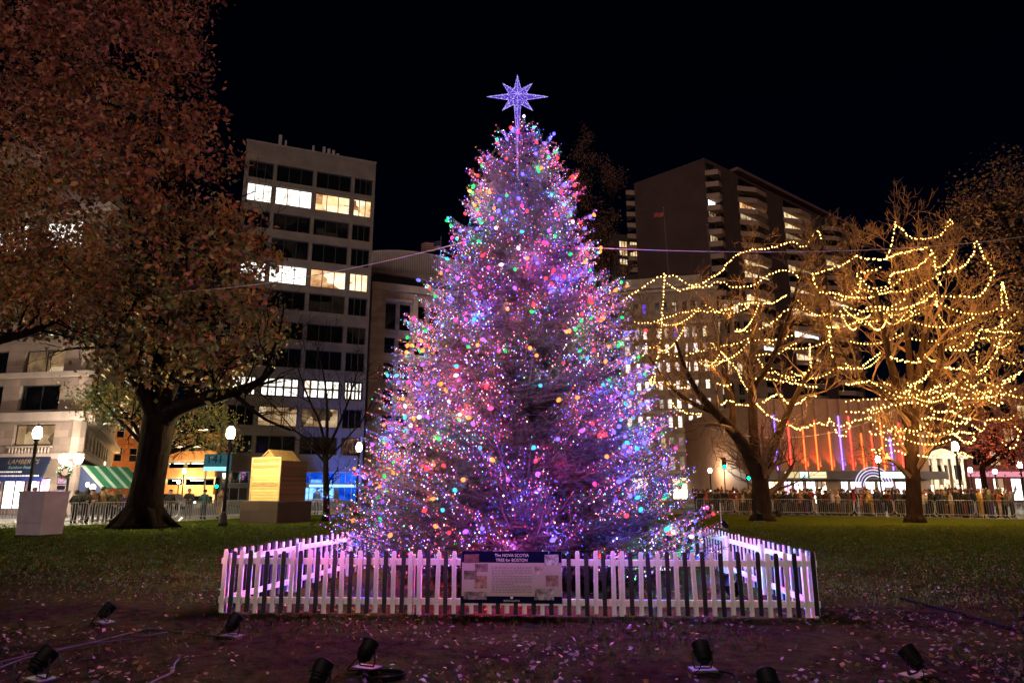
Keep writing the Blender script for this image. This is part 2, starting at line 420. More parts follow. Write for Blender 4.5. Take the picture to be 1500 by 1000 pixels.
def on_front(px):  # where a column of the photo meets the front run
    r = ray(px, 850); a = (FL.x * r.y - FL.y * r.x); b = (d.x * r.y - d.y * r.x)
    return FL + d * (-a / b)
J1, J2 = on_front(608), on_front(905)
fence_section(FL, J1, 'front picket fence section left of the information board', True)
fence_section(J1, J2, 'front picket fence section that carries the information board', True)
fence_section(J2, FR, 'front picket fence section right of the information board, brightly lit at its right end', True)
names = ['nearest', 'middle', 'farthest']
for k in range(3):
    a, b = FL.lerp(BL, k / 3), FL.lerp(BL, (k + 1) / 3)
    fence_section(a + Vector((0, .06, 0)) if k == 0 else a, b, f'{names[k]} of the three picket fence sections running back on the left of the tree', False)
for k in range(3):
    a, b = FR.lerp(BR, k / 3), FR.lerp(BR, (k + 1) / 3)
    fence_section(a + Vector((0, .06, 0)) if k == 0 else a, b, f'{names[k]} of the three picket fence sections running back on the right of the tree', True)
for k, nm in enumerate(['left', 'middle', 'right']):
    fence_section(BL.lerp(BR, k / 3) + (Vector((.06, 0, 0)) if k == 0 else Vector()), BL.lerp(BR, (k + 1) / 3) - (Vector((.06, 0, 0)) if k == 2 else Vector()), f'{nm} rear picket fence section seen through the lowest branches behind the tree', False)

# ------------------------------------------------------------------ information board on the front fence
rz = math.atan2(d.y, d.x)
bl, br_ = on_front(677), on_front(823)
nrm = Vector((d.y, -d.x, 0)).normalized()
W = (br_ - bl).length
ctr = (bl + br_) / 2 + nrm * .02
ctr.z = 0
zt, zb = ZP(806.5, ctr.y), ZP(883, ctr.y)
board = thing('information_board', 'printed information board with navy header and small pictures, fixed to the front fence', 'sign', ctr, rz)
m_paper = mat('board_paper', (.42, .38, .33), .9, .06, 3, spec=.1); m_navy = mat('board_navy', (.003, .005, .028), .9, .15, 3, spec=.1)
mb = MB(); mb.box(-W / 2, W / 2, -.016, -.001, zb, zt); mb.build('panel', m_paper, board)
hz = zt - (zt - zb) * .225
mb = MB(); mb.box(-W / 2, W / 2, -.019, -.0165, hz, zt); mb.build('header', m_navy, board)
mb = MB(); mb.box(-W / 2, W / 2, -.019, -.0165, zb, zb + (zt - zb) * .135); mb.build('footer', m_navy, board)
m_ink = mat('board_ink', (.16, .15, .14), .6, .1, 4); m_ltr = mat('board_lettering', (.75, .74, .72), .5, .05, 4)
text('lettering', 'The NOVA SCOTIA', .056, m_ltr, board, (0, -.0215, hz + .098)); text('lettering', 'TREE for BOSTON', .056, m_ltr, board, (0, -.0215, hz + .034))
text('lettering', 'NOVA SCOTIA', .034, m_ltr, board, (0, -.0215, zb + .035))
mb = MB(); mb.prism([(-.016, zb + .062), (.016, zb + .062), (.022, zb + .09), (-.022, zb + .09)], -.0215, -.0195); mb.build('crest', m_ltr, board)
mb = MB(); zl = hz - .06
for i in range(17):
    hw = (.30 if i % 6 != 5 else .16) * W
    xx = -.2 * W
    while xx < -.2 * W + hw * 1.33:
        ww = rnd.uniform(.02, .055); mb.box(xx, min(xx + ww, .2 * W), -.0185, -.0165, zl, zl + .009); xx += ww + .012
    zl -= .021
mb.build('body_text', m_ink, board)
fx = lambda u: (u - .5) * W
fz = lambda v: zt - v * (zt - zb)
for k, (u0, u1, v0, v1, c, c2) in enumerate([(.02, .17, .06, .235, (.3, .22, .2), (.1, .03, .03)), (.13, .26, .25, .4, (.06, .05, .045), (.25, .21, .18)), (.02, .15, .38, .55, (.05, .045, .035), (.2, .18, .13)), (.13, .25, .47, .72, (.1, .06, .035), (.36, .27, .17)), (.02, .25, .78, .93, (.04, .03, .03), (.3, .26, .24)),
                                  (.83, .97, .06, .27, (.07, .07, .08), (.5, .5, .5)), (.73, .83, .29, .46, (.12, .08, .06), (.5, .4, .35)), (.84, .965, .46, .67, (.16, .07, .06), (.3, .2, .17)), (.725, .92, .71, .93, (.03, .03, .03), (.4, .38, .36))]):
    zc, xc = (fz(v0) + fz(v1)) / 2, fx((u0 + u1) / 2)
    pm = mat(f'picture_{k}', c, .9, .35, 14, c2=c2, spec=.1)
    mb = MB(); hw, hh_ = (u1 - u0) * W / 2, (v1 - v0) * (zt - zb) / 2
    if k == 6: mb.prism([(-hw, hh_), (hw, hh_), (hw * .4, 0), (-.1 * hw, -hh_), (-hw, -hh_ * .6)], -.0035, -.0005)
    elif k in (0, 5, 3): mb.prism([(-hw, hh_ * .92), (hw, hh_), (hw, -hh_ * .94), (-hw, -hh_)], -.0035, -.0005)
    else: mb.box(-hw, hw, -.0035, -.0005, -hh_, hh_)
    p = mb.build('picture', pm, board, loc=(xc, -.0195, zc), rot=(0, 0, 0))

# ------------------------------------------------------------------ the big conifer
TX, TY = PX(765, 13.8, 1.0), 13.8
prof = [(183, 4), (188, 12), (198, 22), (215, 43), (240, 62), (257, 70), (300, 86), (337, 99), (397, 124), (450, 150), (500, 169), (550, 187), (600, 207), (650, 227), (700, 250), (750, 273), (785, 285), (802, 278)]
pz = np.array([ZP(a, TY) for a, b in prof])[::-1]
pr = np.array([b / F * (TY * CP + (ZP(a, TY) - H) * SP) for a, b in prof])[::-1]
def rad(z): return float(np.interp(z, pz, pr))
TOP = float(pz[-1])
tree = thing('conifer_tree', 'tall cone-shaped spruce covered in coloured lights inside the picket fence', 'tree', (TX, TY, 0))
mb = MB(); mb.tube([(0, 0, -.05), (0.02, 0, 1.5), (-.02, .02, 4), (0, 0, 7), (0, 0, TOP)], [.2, .17, .13, .07, .015], 12); mb.build('trunk', m_bark, tree, True)
needles_a, needles_w = [], []
twig_pts = []
wood = MB()
NB = 1150
zs = []
cum = np.cumsum([rad(z) ** 1.15 + .12 for z in np.linspace(.45, TOP, 400)]); cum /= cum[-1]
for i in range(NB):
    z = float(np.interp((i + nrg.uniform()) / NB, cum, np.linspace(.45, TOP, 400)))
    az = i * 2.399963 + nrg.normal(0, .25)
    inner = nrg.uniform() < .3
    rr = rad(z) * (nrg.uniform(.45, .85) if inner else nrg.uniform(.88, 1.03) + (.14 * nrg.uniform() if nrg.uniform() < .06 else 0))
    if z > TOP - 1.2: rr = max(rr, .12) * nrg.uniform(.85, 1.05)
    if z < 1.2: rr *= .96
    up = .05 + .75 * max(0, (z - TOP * .55) / (TOP * .45)) ** 1.6   # the top shoots reach upwards
    zb_ = max(.3, z - rr * (.28 + up) * .55)
    droop = .12 * rr
    tipz = z + rr * up * .32
    dirv = Vector((math.cos(az), math.sin(az), 0))
    pts = []
    for k in range(6):
        u = k / 5
        h = zb_ + (tipz - zb_) * (u ** 1.5) - droop * math.sin(u * math.pi) * .4
        pts.append(dirv * (rr * u) + Vector((0, 0, h)) + Vector(nrg.normal(0, .012, 3)))
    wood.tube(pts, [.004 + .006 * rr * (1 - k / 5.3) for k in range(6)], 4, caps=False)
    side = dirv.cross(Vector((0, 0, 1)))
    nt_ = int(10 + 10 * min(rr, 2.4))
    for q in range(nt_):
        u = .2 + .8 * (q + nrg.uniform()) / nt_
        a = min(int(u * 5), 4); p = pts[a].lerp(pts[a + 1], u * 5 - a)
        Lt = (.1 + .42 * (1.02 - u) * min(rr, 1.6) * .8 + .06) * nrg.uniform(.7, 1.2)
        sg = 1 if q % 2 else -1
        if u > .97: tv = (pts[5] - pts[4]).normalized()
        else: tv = (dirv * .75 + side * sg * .8 + Vector((0, 0, nrg.normal(.05 + up * .5, .22)))).normalized()
        e = p + tv * Lt
        needles_a.append((p, e))
        twig_pts.append((e, rr, u, z))
        if nrg.uniform() < .8: twig_pts.append((p.lerp(e, .5), rr, u, z))
P0 = np.array([a for a, b in needles_a]); P1 = np.array([b for a, b in needles_a])
Ls = np.linalg.norm(P1 - P0, axis=1)
cnt = np.maximum(6, (Ls * 50).astype(int))
idx = np.repeat(np.arange(len(P0)), cnt); n = len(idx)
t_ = nrg.uniform(.02, 1, n)[:, None]
A = P0[idx] * (1 - t_) + P1[idx] * t_
ax = (P1 - P0)[idx] / Ls[idx][:, None]
rv = nrg.normal(size=(n, 3)); rv -= ax * (rv * ax).sum(1)[:, None]; rv /= np.linalg.norm(rv, axis=1)[:, None]
dv = ax * .75 + rv * .75 + np.array([0, 0, .12]); dv /= np.linalg.norm(dv, axis=1)[:, None]
wd = np.cross(dv, nrg.normal(size=(n, 3))); wd /= np.linalg.norm(wd, axis=1)[:, None]
ln = nrg.uniform(.06, .125, n)[:, None]
V = np.stack([A - wd * .0058, A + wd * .0058, A + dv * ln], 1).reshape(-1, 3)
crown = wood.build('branches', mat('spruce_twig', (.05, .035, .025), .8, .3, 6, spec=.1), tree)
m_needle = mat('spruce_needle', (.036, .042, .032), .55, .6, 2.5, spec=.12)
fo = put('foliage', npmesh('foliage', V, np.arange(3 * n).reshape(n, 3), [m_needle]), tree)
print('needles', n, 'twigs', len(needles_a))
del A, ax, rv, dv, wd, ln, V

# light strings: one per colour, tiny lights along the twigs and bigger single bulbs
LC = {'lilac': ((.36, .07, 1), 4.2), 'white': ((1, .62, .8), 2.6), 'pink': ((1, .04, .3), 3.8), 'blue': ((.07, .05, 1), 7.0), 'red': ((1, .03, .05), 4.5), 'amber': ((1, .26, .03), 4.0), 'green': ((.0, .8, .17), 2.2), 'teal': ((.03, .55, .8), 3.2)}
TL = {'lilac': 1.7, 'white': 1.5, 'pink': 1.5, 'blue': 3.2, 'red': 1.5, 'amber': 1.6, 'green': 1.1, 'teal': 1.5}
BL = {'lilac': 2.2, 'white': 2.2, 'pink': 1.8, 'blue': 4.2, 'red': 1.7, 'amber': 2.2, 'green': 1.3, 'teal': 1.7}
PW = {'lilac': 4.2, 'white': .7, 'pink': 4.4, 'blue': 9.0, 'red': 5.2, 'amber': 3.4, 'green': 3.3, 'teal': 2.5}
share = {'lilac': .15, 'white': .14, 'pink': .15, 'blue': .21, 'red': .12, 'amber': .14, 'green': .09, 'teal': .07}
big = {'lilac': 26, 'white': 20, 'pink': 40, 'blue': 96, 'red': 66, 'amber': 70, 'green': 66, 'teal': 44}
pool = [t for t in twig_pts if (Vector((t[0].x, t[0].y, 0)).length > rad(t[3]) * .74) and t[0].z > .35]
# the far side of the tree carries fewer lights in view of anybody here, but is lit all the same
rnd.shuffle(pool)
front = [t for t in pool if t[0].y < 1.1]; back = [t for t in pool if t[0].y >= 1.1]
pool = front[:15000] + back[:1300]
rnd.shuffle(pool)
cl = {c: [Vector((nrg.normal(0, 1.6), nrg.normal(-.8, 1.3), nrg.uniform(.4, TOP))) for _ in range({'lilac': 10, 'white': 9, 'pink': 12, 'blue': 17, 'red': 14, 'amber': 14, 'green': 15, 'teal': 10}[c])] for c in LC}
cl2 = {}
for c in cl:
    q = []
    for v in cl[c]:
        az = math.atan2(v.y, v.x); r_ = rad(v.z) * .95; q.append(Vector((math.cos(az) * r_, math.sin(az) * r_, v.z)))
    cl2[c] = q
ks = list(LC)
buckets = {c: [] for c in ks}
wt_ = {c: share[c] for c in ks}
for t in pool:
    p = t[0]
    ws_ = []
    for c in ks:
        s = share[c]
        dm = min((p - q).length for q in cl2[c])
        ws_.append(s * (1 + 3.5 * math.exp(-(dm / .28) ** 2)))
    buckets[rnd.choices(ks, ws_)[0]].append(p)
def bulb_mesh(c, r, name):
    mb = MB(); mb.lathe([(r * .35, -r * .5), (r * .9, r * .1), (r, r * .6), (r * .75, r * 1.3), (r * .3, r * 1.9)], 7)
    return mb.mesh(name, glow(name + '_' + c, tuple(.03 + .97 * x for x in LC[c][0]), BL[c]))
for c in ks:
    t = thing('light_string', f'string of {c} lights, tiny ones and bigger bulbs, wound through the conifer', 'light string', (TX, TY, 0), 0, 'coloured light strings on the big conifer')
    pts = buckets[c]; print('POOL', c, len(pts))
    nb = big[c]
    fr = [p for p in pts if p.y < .9]; rnd.shuffle(fr); fr.sort(key=lambda p: min((p - q).length for q in cl2[c]) + rnd.uniform(0, 40))
    bigs = fr[:nb]; bs = set(id(p) for p in bigs)
    me = bulb_mesh(c, .036, 'bulb')
    for p in bigs:
        L = bpy.data.lights.new('bulb_light', 'POINT'); L.energy = PW[c] * 22 * rnd.uniform(.4, 1.6); L.color = LC[c][0]; L.shadow_soft_size = .03
        lo = bpy.data.objects.new('bulb_light', L); col.objects.link(lo); lo.parent = t; lo.location = p + Vector((p.x, p.y, 0)).normalized() * .045
        o = put('bulb', me, t, p + Vector((p.x, p.y, 0)).normalized() * .03, (rnd.uniform(1.2, 2.8), 0, rnd.uniform(0, 6.28)))
    mb = MB()
    for p in pts:
        if id(p) in bs: continue
        if p.y < 1.0 and rnd.random() < .0:
            L = bpy.data.lights.new('tiny_glow', 'POINT'); L.energy = PW[c] * 2.6 * rnd.uniform(.4, 1.6); L.color = LC[c][0]; L.shadow_soft_size = .02
            lo = bpy.data.objects.new('tiny_glow', L); col.objects.link(lo); lo.parent = t; lo.location = p + Vector((p.x, p.y, 0)).normalized() * .035
        mb.ico(p + Vector((p.x, p.y, 0)).normalized() * .02, rnd.choice((.006, .007, .0085, .0115)), 1 if rnd.random() < .24 else 0, sz=1.4)
    tag(mb.build('tiny_light', [glow('tiny_' + c, tuple(.05 + .95 * x for x in LC[c][0]), TL[c], 'NONE'), glow('spark_' + c, tuple(.12 + .88 * x for x in LC[c][0]), TL[c] * 4.5, 'NONE')], t), kind='stuff')
    mb = MB(); k0 = rnd.uniform(0, 6); wp = []
    for i in range(220):
        z = .4 + (TOP - .5) * i / 219; r_ = rad(z) * .8
        wp.append((math.cos(k0 + i * .33) * r_, math.sin(k0 + i * .33) * r_, z + .05 * math.sin(i * 1.9)))
    mb.tube(wp, .0025, 3); mb.build('wire', mat('light_wire', (.01, .03, .012), .6, .2, 5), t)

# added fill lights with no bulbs of their own, deep among the twigs
cand = [t for t in twig_pts if t[0].y < .9 and .8 > Vector((t[0].x, t[0].y, 0)).length / max(.1, rad(t[3])) > .35 or t[3] > TOP - 1.5]
rnd.shuffle(cand)
for q in cand[:34]:
    c = rnd.choices(['lilac', 'pink', 'blue', 'white', 'amber', 'red'], [.28, .3, .26, .0, .04, .12])[0]
    L = bpy.data.lights.new('fill_light', 'POINT'); L.energy = PW[c] * 9 * rnd.uniform(.4, 1.6); L.color = LC[c][0]; L.shadow_soft_size = .04
    lo = bpy.data.objects.new('fill_light', L); col.objects.link(lo); lo.location = q[0] + Vector((TX, TY, 0))
# ------------------------------------------------------------------ star
SC = P(758, 142, TY - .35)
star = thing('star_topper', 'eight-pointed purple lit star with a long lower spike on the top of the tree', 'star', SC)
def star_mat():
    m, t, out = nt('star_sparkle')
    tc = t.nodes.new('ShaderNodeTexCoord'); v = t.nodes.new('ShaderNodeTexVoronoi'); v.inputs['Scale'].default_value = 22
    t.links.new(tc.outputs['Object'], v.inputs['Vector'])
    r = t.nodes.new('ShaderNodeValToRGB'); r.color_ramp.elements[0].position = .12; r.color_ramp.elements[1].position = .42
    r.color_ramp.elements[0].color = (.75, .6, 1, 1); r.color_ramp.elements[1].color = (.1, .05, .55, 1)
    t.links.new(v.outputs['Distance'], r.inputs[0])
    e = t.nodes.new('ShaderNodeEmission'); e.inputs[1].default_value = 1.0; t.links.new(r.outputs[0], e.inputs[0]); t.links.new(e.outputs[0], out.inputs[0])
    return m
m_star = star_mat(); m_edge = glow('star_edge', (.42, .3, 1), 1.3)
kk = 15.2 / F
for ang, L in [(90, 35), (0, 44), (180, 44), (45, 30), (135, 30), (225, 31), (315, 31), (270, 75)]:
    a = R(ang); L *= kk; r0 = .2; dd = .13
    tip = Vector((math.cos(a) * L, 0, math.sin(a) * L))
    s1 = Vector((math.cos(a + .385) * r0, 0, math.sin(a + .385) * r0)); s2 = Vector((math.cos(a - .385) * r0, 0, math.sin(a - .385) * r0))
    mb = MB(); f_, b_ = Vector((0, -dd, 0)), Vector((0, dd, 0))
    mb.add([tip, s1, s2, f_, b_], [(0, 1, 3), (0, 3, 2), (0, 4, 1), (0, 2, 4), (1, 4, 2, 3)])
    ry = mb.build('ray', m_star, star)
    mb = MB(); mb.tube([s1, tip, s2], .0065, 4); mb.tube([f_ * .98, tip], .005, 4); mb.build('edge_tube', m_edge, ry)
    mb = MB(); 
    for q in range(4):
        for e0 in (s1, s2, f_): mb.ico(e0.lerp(tip, q / 4 + .08) + Vector((0, -.012, 0)), .006)
    mb.build('sparkle', glow('star_spark', (.7, .55, 1), 2.4), ry)
mb = MB(); mb.tube([(0, .06, -1.9), (0, .06, 0)], .02, 8); mb.build('pole', m_steel, star)
# ------------------------------------------------------------------ floodlights on the grass
def make_flood():
    t = thing('floodlight', 'x', 'floodlight', (0, 0, 0))
    M = Matrix.Translation((0, 0, .27)) @ Matrix.Rotation(-R(42), 4, 'X')
    mb = MB(); mb.lathe([(.05, -.15), (.095, -.145), (.112, -.12), (.112, -.105), (.1, -.1), (.1, -.088), (.118, -.083), (.118, -.068), (.105, -.063), (.105, -.05), (.122, -.045), (.124, .1), (.13, .105), (.13, .125), (.112, .125), (.108, .09)], 20, M=M)
    mb.cbox(-.05, .05, -.05, .05, -.19, -.145, .01, M=M); mb.build('housing', m_plastic, t, True)
    mb = MB(); mb.lathe([(.002, .088), (.107, .088)], 20, M=M); mb.build('lens', glow('flood_lens', (.5, .12, 1), 5), t)
    mb = MB()
    for s in (-1, 1):
        mb.tube([(s * .14, 0, .27), (s * .145, 0, .12), (s * .12, 0, .04)], .011, 6)
        mb.lathe([(.022, -.012), (.022, .012)], 10, M=Matrix.Translation((s * .14, 0, .27)) @ Matrix.Rotation(R(90), 4, 'Y'))
    mb.tube([(-.12, 0, .04), (.12, 0, .04)], .011, 6); mb.build('yoke', m_iron, t)
    mb = MB(); mb.cbox(-.19, .19, -.13, .13, .004, .035, .008); mb.build('base_plate', mat('flood_base', (.06, .055, .07), .6, .2, 8), t)
    mb = MB(); pts = [(-.04, -.14, .2), (-.12, -.22, .08), (-.2, -.2, .015)] + [(-.2 + .06 * k, -.2 - .05 * math.sin(k * 1.3), .012) for k in range(1, 8)]
    mb.tube(pts, .007, 5); mb.build('cable', m_rubber, t)
    return t
fl0 = make_flood()
flood_spots = [((537, 979), 1.0, 'black floodlight on a pale plate before the fence, left of the information board', (.55, .12, 1), 230),
               ((1030, 982), 1.0, 'black floodlight on a pale plate before the fence, right of the information board', (.45, .14, 1), 230),
               ((1338, 990), 1.0, 'black floodlight standing among leaves at the right, beside green tufts', (.85, .3, .75), 110),
               ((155, 912), .95, 'small dark floodlight far out on the left lawn, beyond the cables', (1, .3, .5), 120),
               ((341, 932), .95, 'dark floodlight just in front of the left corner of the picket fence', (1, .16, .7), 150),
               ((60, 996), 1.05, 'large dark floodlight in the bottom left corner among thin cables', (.6, .2, 1), 110),
               ((468, 1016), 1.0, 'dark floodlight cut off by the bottom edge, left of one on a plate', (1, .12, .75), 170),
               ((1128, 1032), 1.0, 'dark floodlight of which only the top rises over the bottom edge', (.8, .2, 1), 150),
               ((1512, 925), .9, 'dark floodlight at the right edge by the end of the black cable', (1, .4, .6), 60)]
for i, (px, sc, lab, cc, en) in enumerate(flood_spots):
    o = fl0 if i == 0 else copy_tree(fl0)
    g = G(*px); o.location = g; o['label'] = lab; o['group'] = 'floodlights aimed up at the conifer'; o.scale = (sc * .66,) * 3
    yaw = math.atan2(-(TX - g.x), TY - g.y); o.rotation_euler = (0, 0, yaw + rnd.uniform(-.25, .25))
    fwd = Vector((-math.sin(yaw), math.cos(yaw), 0))
    L = bpy.data.lights.new('flood_beam', 'SPOT'); L.energy = en * 1.0; L.color = cc; L.spot_size = R(84); L.spot_blend = .95; L.shadow_soft_size = .08
    lo = bpy.data.objects.new('flood_beam', L); col.objects.link(lo)
    lo.location = g + fwd * .17 * sc + Vector((0, 0, .42 * sc))
    tgt = Vector((TX, TY, 5.2)) - lo.location
    lo.rotation_euler = tgt.to_track_quat('-Z', 'Y').to_euler()
# a blue one inside the fence, and three on the far lawn
def extra_flood(px, py, yaw, sc, lab, lens, es, plate=True):
    o = copy_tree(fl0); o.location = G(px, py); o.rotation_euler = (0, 0, yaw); o.scale = (sc,) * 3; o['label'] = lab; o['group'] = 'floodlights aimed up at the conifer'
    for ch in o.children:
        if ch.name.startswith('lens'): paint(ch, glow('lens_' + lens[0], lens[1], es))
    return o
extra_flood(1073, 884, 2.4, 1.0, 'floodlight with a blue lens inside the right corner of the picket fence', ('blue', (.08, .18, 1)), 3)
extra_flood(1062, 776, 1.2, 1.0, 'dark floodlight behind the right fence, by the foot of the white post', ('dim', (.3, .1, .5)), .4)
extra_flood(1113, 764, 3.1, 1.5, 'floodlight with a square pink face, in front of the forked bare tree', ('pink', (1, .6, .9)), 1.6)
extra_flood(1141, 759, .2, 1.2, 'low dark floodlight by the barrier, just right of the forked bare tree', ('dim2', (.3, .2, .4)), .3)
g = G(1057, 773)
t = thing('white_post', 'thin white post standing behind the right fence beside the conifer', 'post', g)
mb = MB(); mb.lathe([(.05, 0), (.05, .03), (.03, .05), (.028, .6), (.036, .62), (.036, .68), (.028, .7), (.026, 1.12), (.01, 1.15)], 10); mb.build('shaft', m_white, t, True)
mb = MB(); mb.cbox(-.1, .1, -.1, .1, 0, .02, .004); mb.build('foot', m_steel, t)

# cables on the ground
def cable(name, pts, r, m, label, z=None):
    P3 = []
    for a, b in zip(pts, pts[1:]):
        for k in range(6):
            u = k / 6; P3.append((a[0] + (b[0] - a[0]) * u + rnd.uniform(-1.2, 1.2), a[1] + (b[1] - a[1]) * u + rnd.uniform(-.5, .5)))
    P3.append(pts[-1])
    w_ = [G(*p) + Vector((0, 0, r)) for p in P3]
    for _ in range(2): w_ = [w_[0]] + [(w_[i - 1] + w_[i] * 2 + w_[i + 1]) / 4 for i in range(1, len(w_) - 1)] + [w_[-1]]
    mb = MB(); mb.tube(w_, r, 6); return tag(mb.build(name, m, None, True), label, 'cable')
m_pcab = mat('pale_cable', (.05, .045, .05), .9, .15, 9)
cable('cable', [(275, 963), (262, 966), (255, 973), (254, 982), (246, 990), (225, 999), (205, 1012)], .011, m_pcab, 'short white cable curling on the ground at the lower left')
cable('cable', [(-30, 990), (30, 966), (90, 952), (150, 938), (215, 921), (250, 925), (300, 930), (338, 933)], .009, m_pcab, 'pale thin cable running across the left lawn to the fence corner floodlight')
cable('cable', [(-30, 978), (20, 965), (60, 955), (112, 946), (180, 938), (245, 926)], .008, m_pcab, 'pale thin cable running just above another on the left lawn')
cable('cable', [(1318, 878), (1335, 882), (1368, 891), (1410, 900), (1455, 915), (1512, 932)], .022, m_rubber, 'thick black cable lying in the grass at the right')
cable('cable', [(1045, 982), (1062, 985), (1075, 988), (1082, 996), (1075, 1004), (1098, 1010), (1126, 1016)], .008, m_rubber, 'black cable between the two floodlights at the lower right')
mb = MB()
for k in range(3):
    g = G(562, 992); mb.tube([g + Vector((math.cos(a) * (.17 + .012 * k), math.sin(a) * (.17 - .01 * k), .012 + .012 * k)) for a in [i * .35 for i in range(19)]], .009, 6)
tag(mb.build('cable_coil', m_rubber, None, True), 'coil of black cable beside the floodlight with the pale plate', 'cable coil')
# cable wire hung across the park
def wire(pts, label, r=.022):
    mb = MB(); mb.tube(pts, r, 5); return tag(mb.build('overhead_wire', mat('wire_grey', (.55, .5, .5), .5, .1, 3), None), label, 'wire')
def sagline(a, b, sag, n=24):
    return [a.lerp(b, i / n) - Vector((0, 0, sag * 4 * (i / n) * (1 - i / n))) for i in range(n + 1)]
wire(sagline(P(235, 428, 30), P(690, 352, 19), .35), 'thin overhead wire from the autumn tree past the office block to the conifer', .014)
wire(sagline(P(846, 362, 16), P(1560, 337, 27), .45), 'thin overhead wire from the conifer to the right edge above the string lights', .012)
wire(sagline(P(1040, 628, 40), P(1330, 590, 43), 1.2), 'low slack wire between the two string-lit bare trees', .014)

# ------------------------------------------------------------------ white planter box, boarded monument
g = G(57, 784)
t = thing('tall_box', 'pale tall box, slightly wider at the top, standing alone on the left lawn', 'box', g, R(-14))
m_box = mat('box_panel', (.3, .27, .27), .55, .12, 2)
def taper(mb, x, y, z0, z1, k, mi=0):
    vs = [(-x, -y, z0), (x, -y, z0), (x, y, z0), (-x, y, z0), (-x * k, -y * k, z1), (x * k, -y * k, z1), (x * k, y * k, z1), (-x * k, y * k, z1)]
    mb.add(vs, [(0, 3, 2, 1), (4, 5, 6, 7), (0, 1, 5, 4), (1, 2, 6, 5), (2, 3, 7, 6), (3, 0, 4, 7)], mi)
mb = MB(); taper(mb, .56, .5, .05, 1.62, 1.1); mb.build('body', m_box, t)
mb = MB(); taper(mb, .645, .58, 1.62, 1.68, 1.0); mb.build('lid', m_box, t)
mb = MB(); taper(mb, .53, .47, 0, .05, 1.0); mb.build('plinth', m_iron, t)
mb = MB(); mb.box(-.52, .52, -.525, -.515, .49, .5); mb.build('seam', m_iron, t)

YB = 37.5
g = Vector((PX(408, YB, 1.2), YB, 0)); ang = R(24)
hut = thing('boarded_hut', 'boarded wooden hut with a bright plank front and a small gable on a stone plinth', 'hut', g, -ang)
m_pl1 = planks('lit_planks', (.72, .5, .18), .16, var=.5); m_pl2 = planks('shaded_planks', (.13, .062, .03), .12)  # front planks coloured as lamplit, side planks darkened for shade
z0, z1 = 1.15, 3.35
W1, D1 = 2.05, 2.1   # front face runs left from the corner at x=0, side face runs back along y
m_gr = masonry('plinth_granite', (.05, .03, .022), (.02, .015, .012), 1.3, .62)
for nm, (xa, xb, ya, yb) in {'plinth': (-W1 - .35, .25, -.3, D1 + .3)}.items():
    mb = MB(); mb.cbox(xa, xb, ya, yb, 0, z0 - .02, .04); mb.build('plinth', m_gr, hut)
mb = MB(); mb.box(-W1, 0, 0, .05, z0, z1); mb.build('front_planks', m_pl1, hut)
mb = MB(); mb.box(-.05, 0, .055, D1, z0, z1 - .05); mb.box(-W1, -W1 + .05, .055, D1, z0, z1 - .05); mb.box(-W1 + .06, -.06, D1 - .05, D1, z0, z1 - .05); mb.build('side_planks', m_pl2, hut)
mb = MB()
for xa in (-W1 - .02, -.09): mb.box(xa, xa + .11, -.03, -.002, z0 - .0, z1 + .02)
mb.box(-W1 - .02, .02, -.035, -.003, z1 + .022, z1 + .13); mb.box(-1.1, -.35, -.025, -.003, z0 + .62, z0 + .7); mb.box(-W1 + .2, -.4, -.025, -.003, z0 + .95, z0 + 1.02)
mb.build('trim_board', mat('trim_board', (.55, .4, .18), .7, .25, 6), hut)
mb = MB(); xc = -W1 * .52
mb.prism([(xc - .62, z1 + .0), (xc + .5, z1 + .0), (xc - .06, z1 + .5)], .3, D1 - .1); mb.build('gable', planks('gable_planks', (.5, .24, .07), .12), hut)
mb = MB()
for s, ex in ((-1, .72), (1, .62)):
    mb.add([(xc - .06, .2, z1 + .57), (xc - .06, D1, z1 + .57), (xc - .06 + s * ex, D1, z1 - .02), (xc - .06 + s * ex, .2, z1 - .02), (xc - .06, .2, z1 + .51), (xc - .06, D1, z1 + .51), (xc - .06 + s * ex * .96, D1, z1 - .06), (xc - .06 + s * ex * .96, .2, z1 - .06)],
           [(0, 1, 2, 3), (7, 6, 5, 4), (3, 2, 6, 7), (0, 3, 7, 4), (1, 5, 6, 2), (0, 4, 5, 1)])
mb.build('roof', mat('hut_roof', (.5, .33, .12), .7, .25, 5), hut)

# ------------------------------------------------------------------ street lamps
m_globe = glow('lamp_globe', (1, .8, .42), 850)
m_globew = glow('lamp_globe_white', (1, .88, .7), 850)
m_globeo = glow('lamp_globe_orange', (1, .5, .14), 850)
def make_lamp():
    t = thing('street_lamp', 'x', 'street lamp')
    mb = MB(); mb.lathe([(.24, 0), (.24, .18), (.2, .22), (.17, .5), (.13, .62), (.1, .72)], 12); mb.build('base', m_iron, t, True)
    mb = MB(); mb.lathe([(.085, .72), (.075, 2.2), (.065, 4.05), (.1, 4.1), (.1, 4.16), (.06, 4.2), (.13, 4.34), (.15, 4.4)], 12); mb.build('post', m_iron, t, True)
    mb = MB(); mb.lathe([(.12, 4.402), (.17, 4.5), (.2, 4.62), (.19, 4.78), (.14, 4.92), (.08, 5.0)], 14); mb.build('globe', m_globe, t, True)
    mb = MB(); mb.lathe([(.085, 5.003), (.09, 5.03), (.03, 5.08), (.035, 5.12), (.01, 5.2)], 10); mb.build('finial', m_iron, t, True)
    return t
lamp0 = make_lamp()
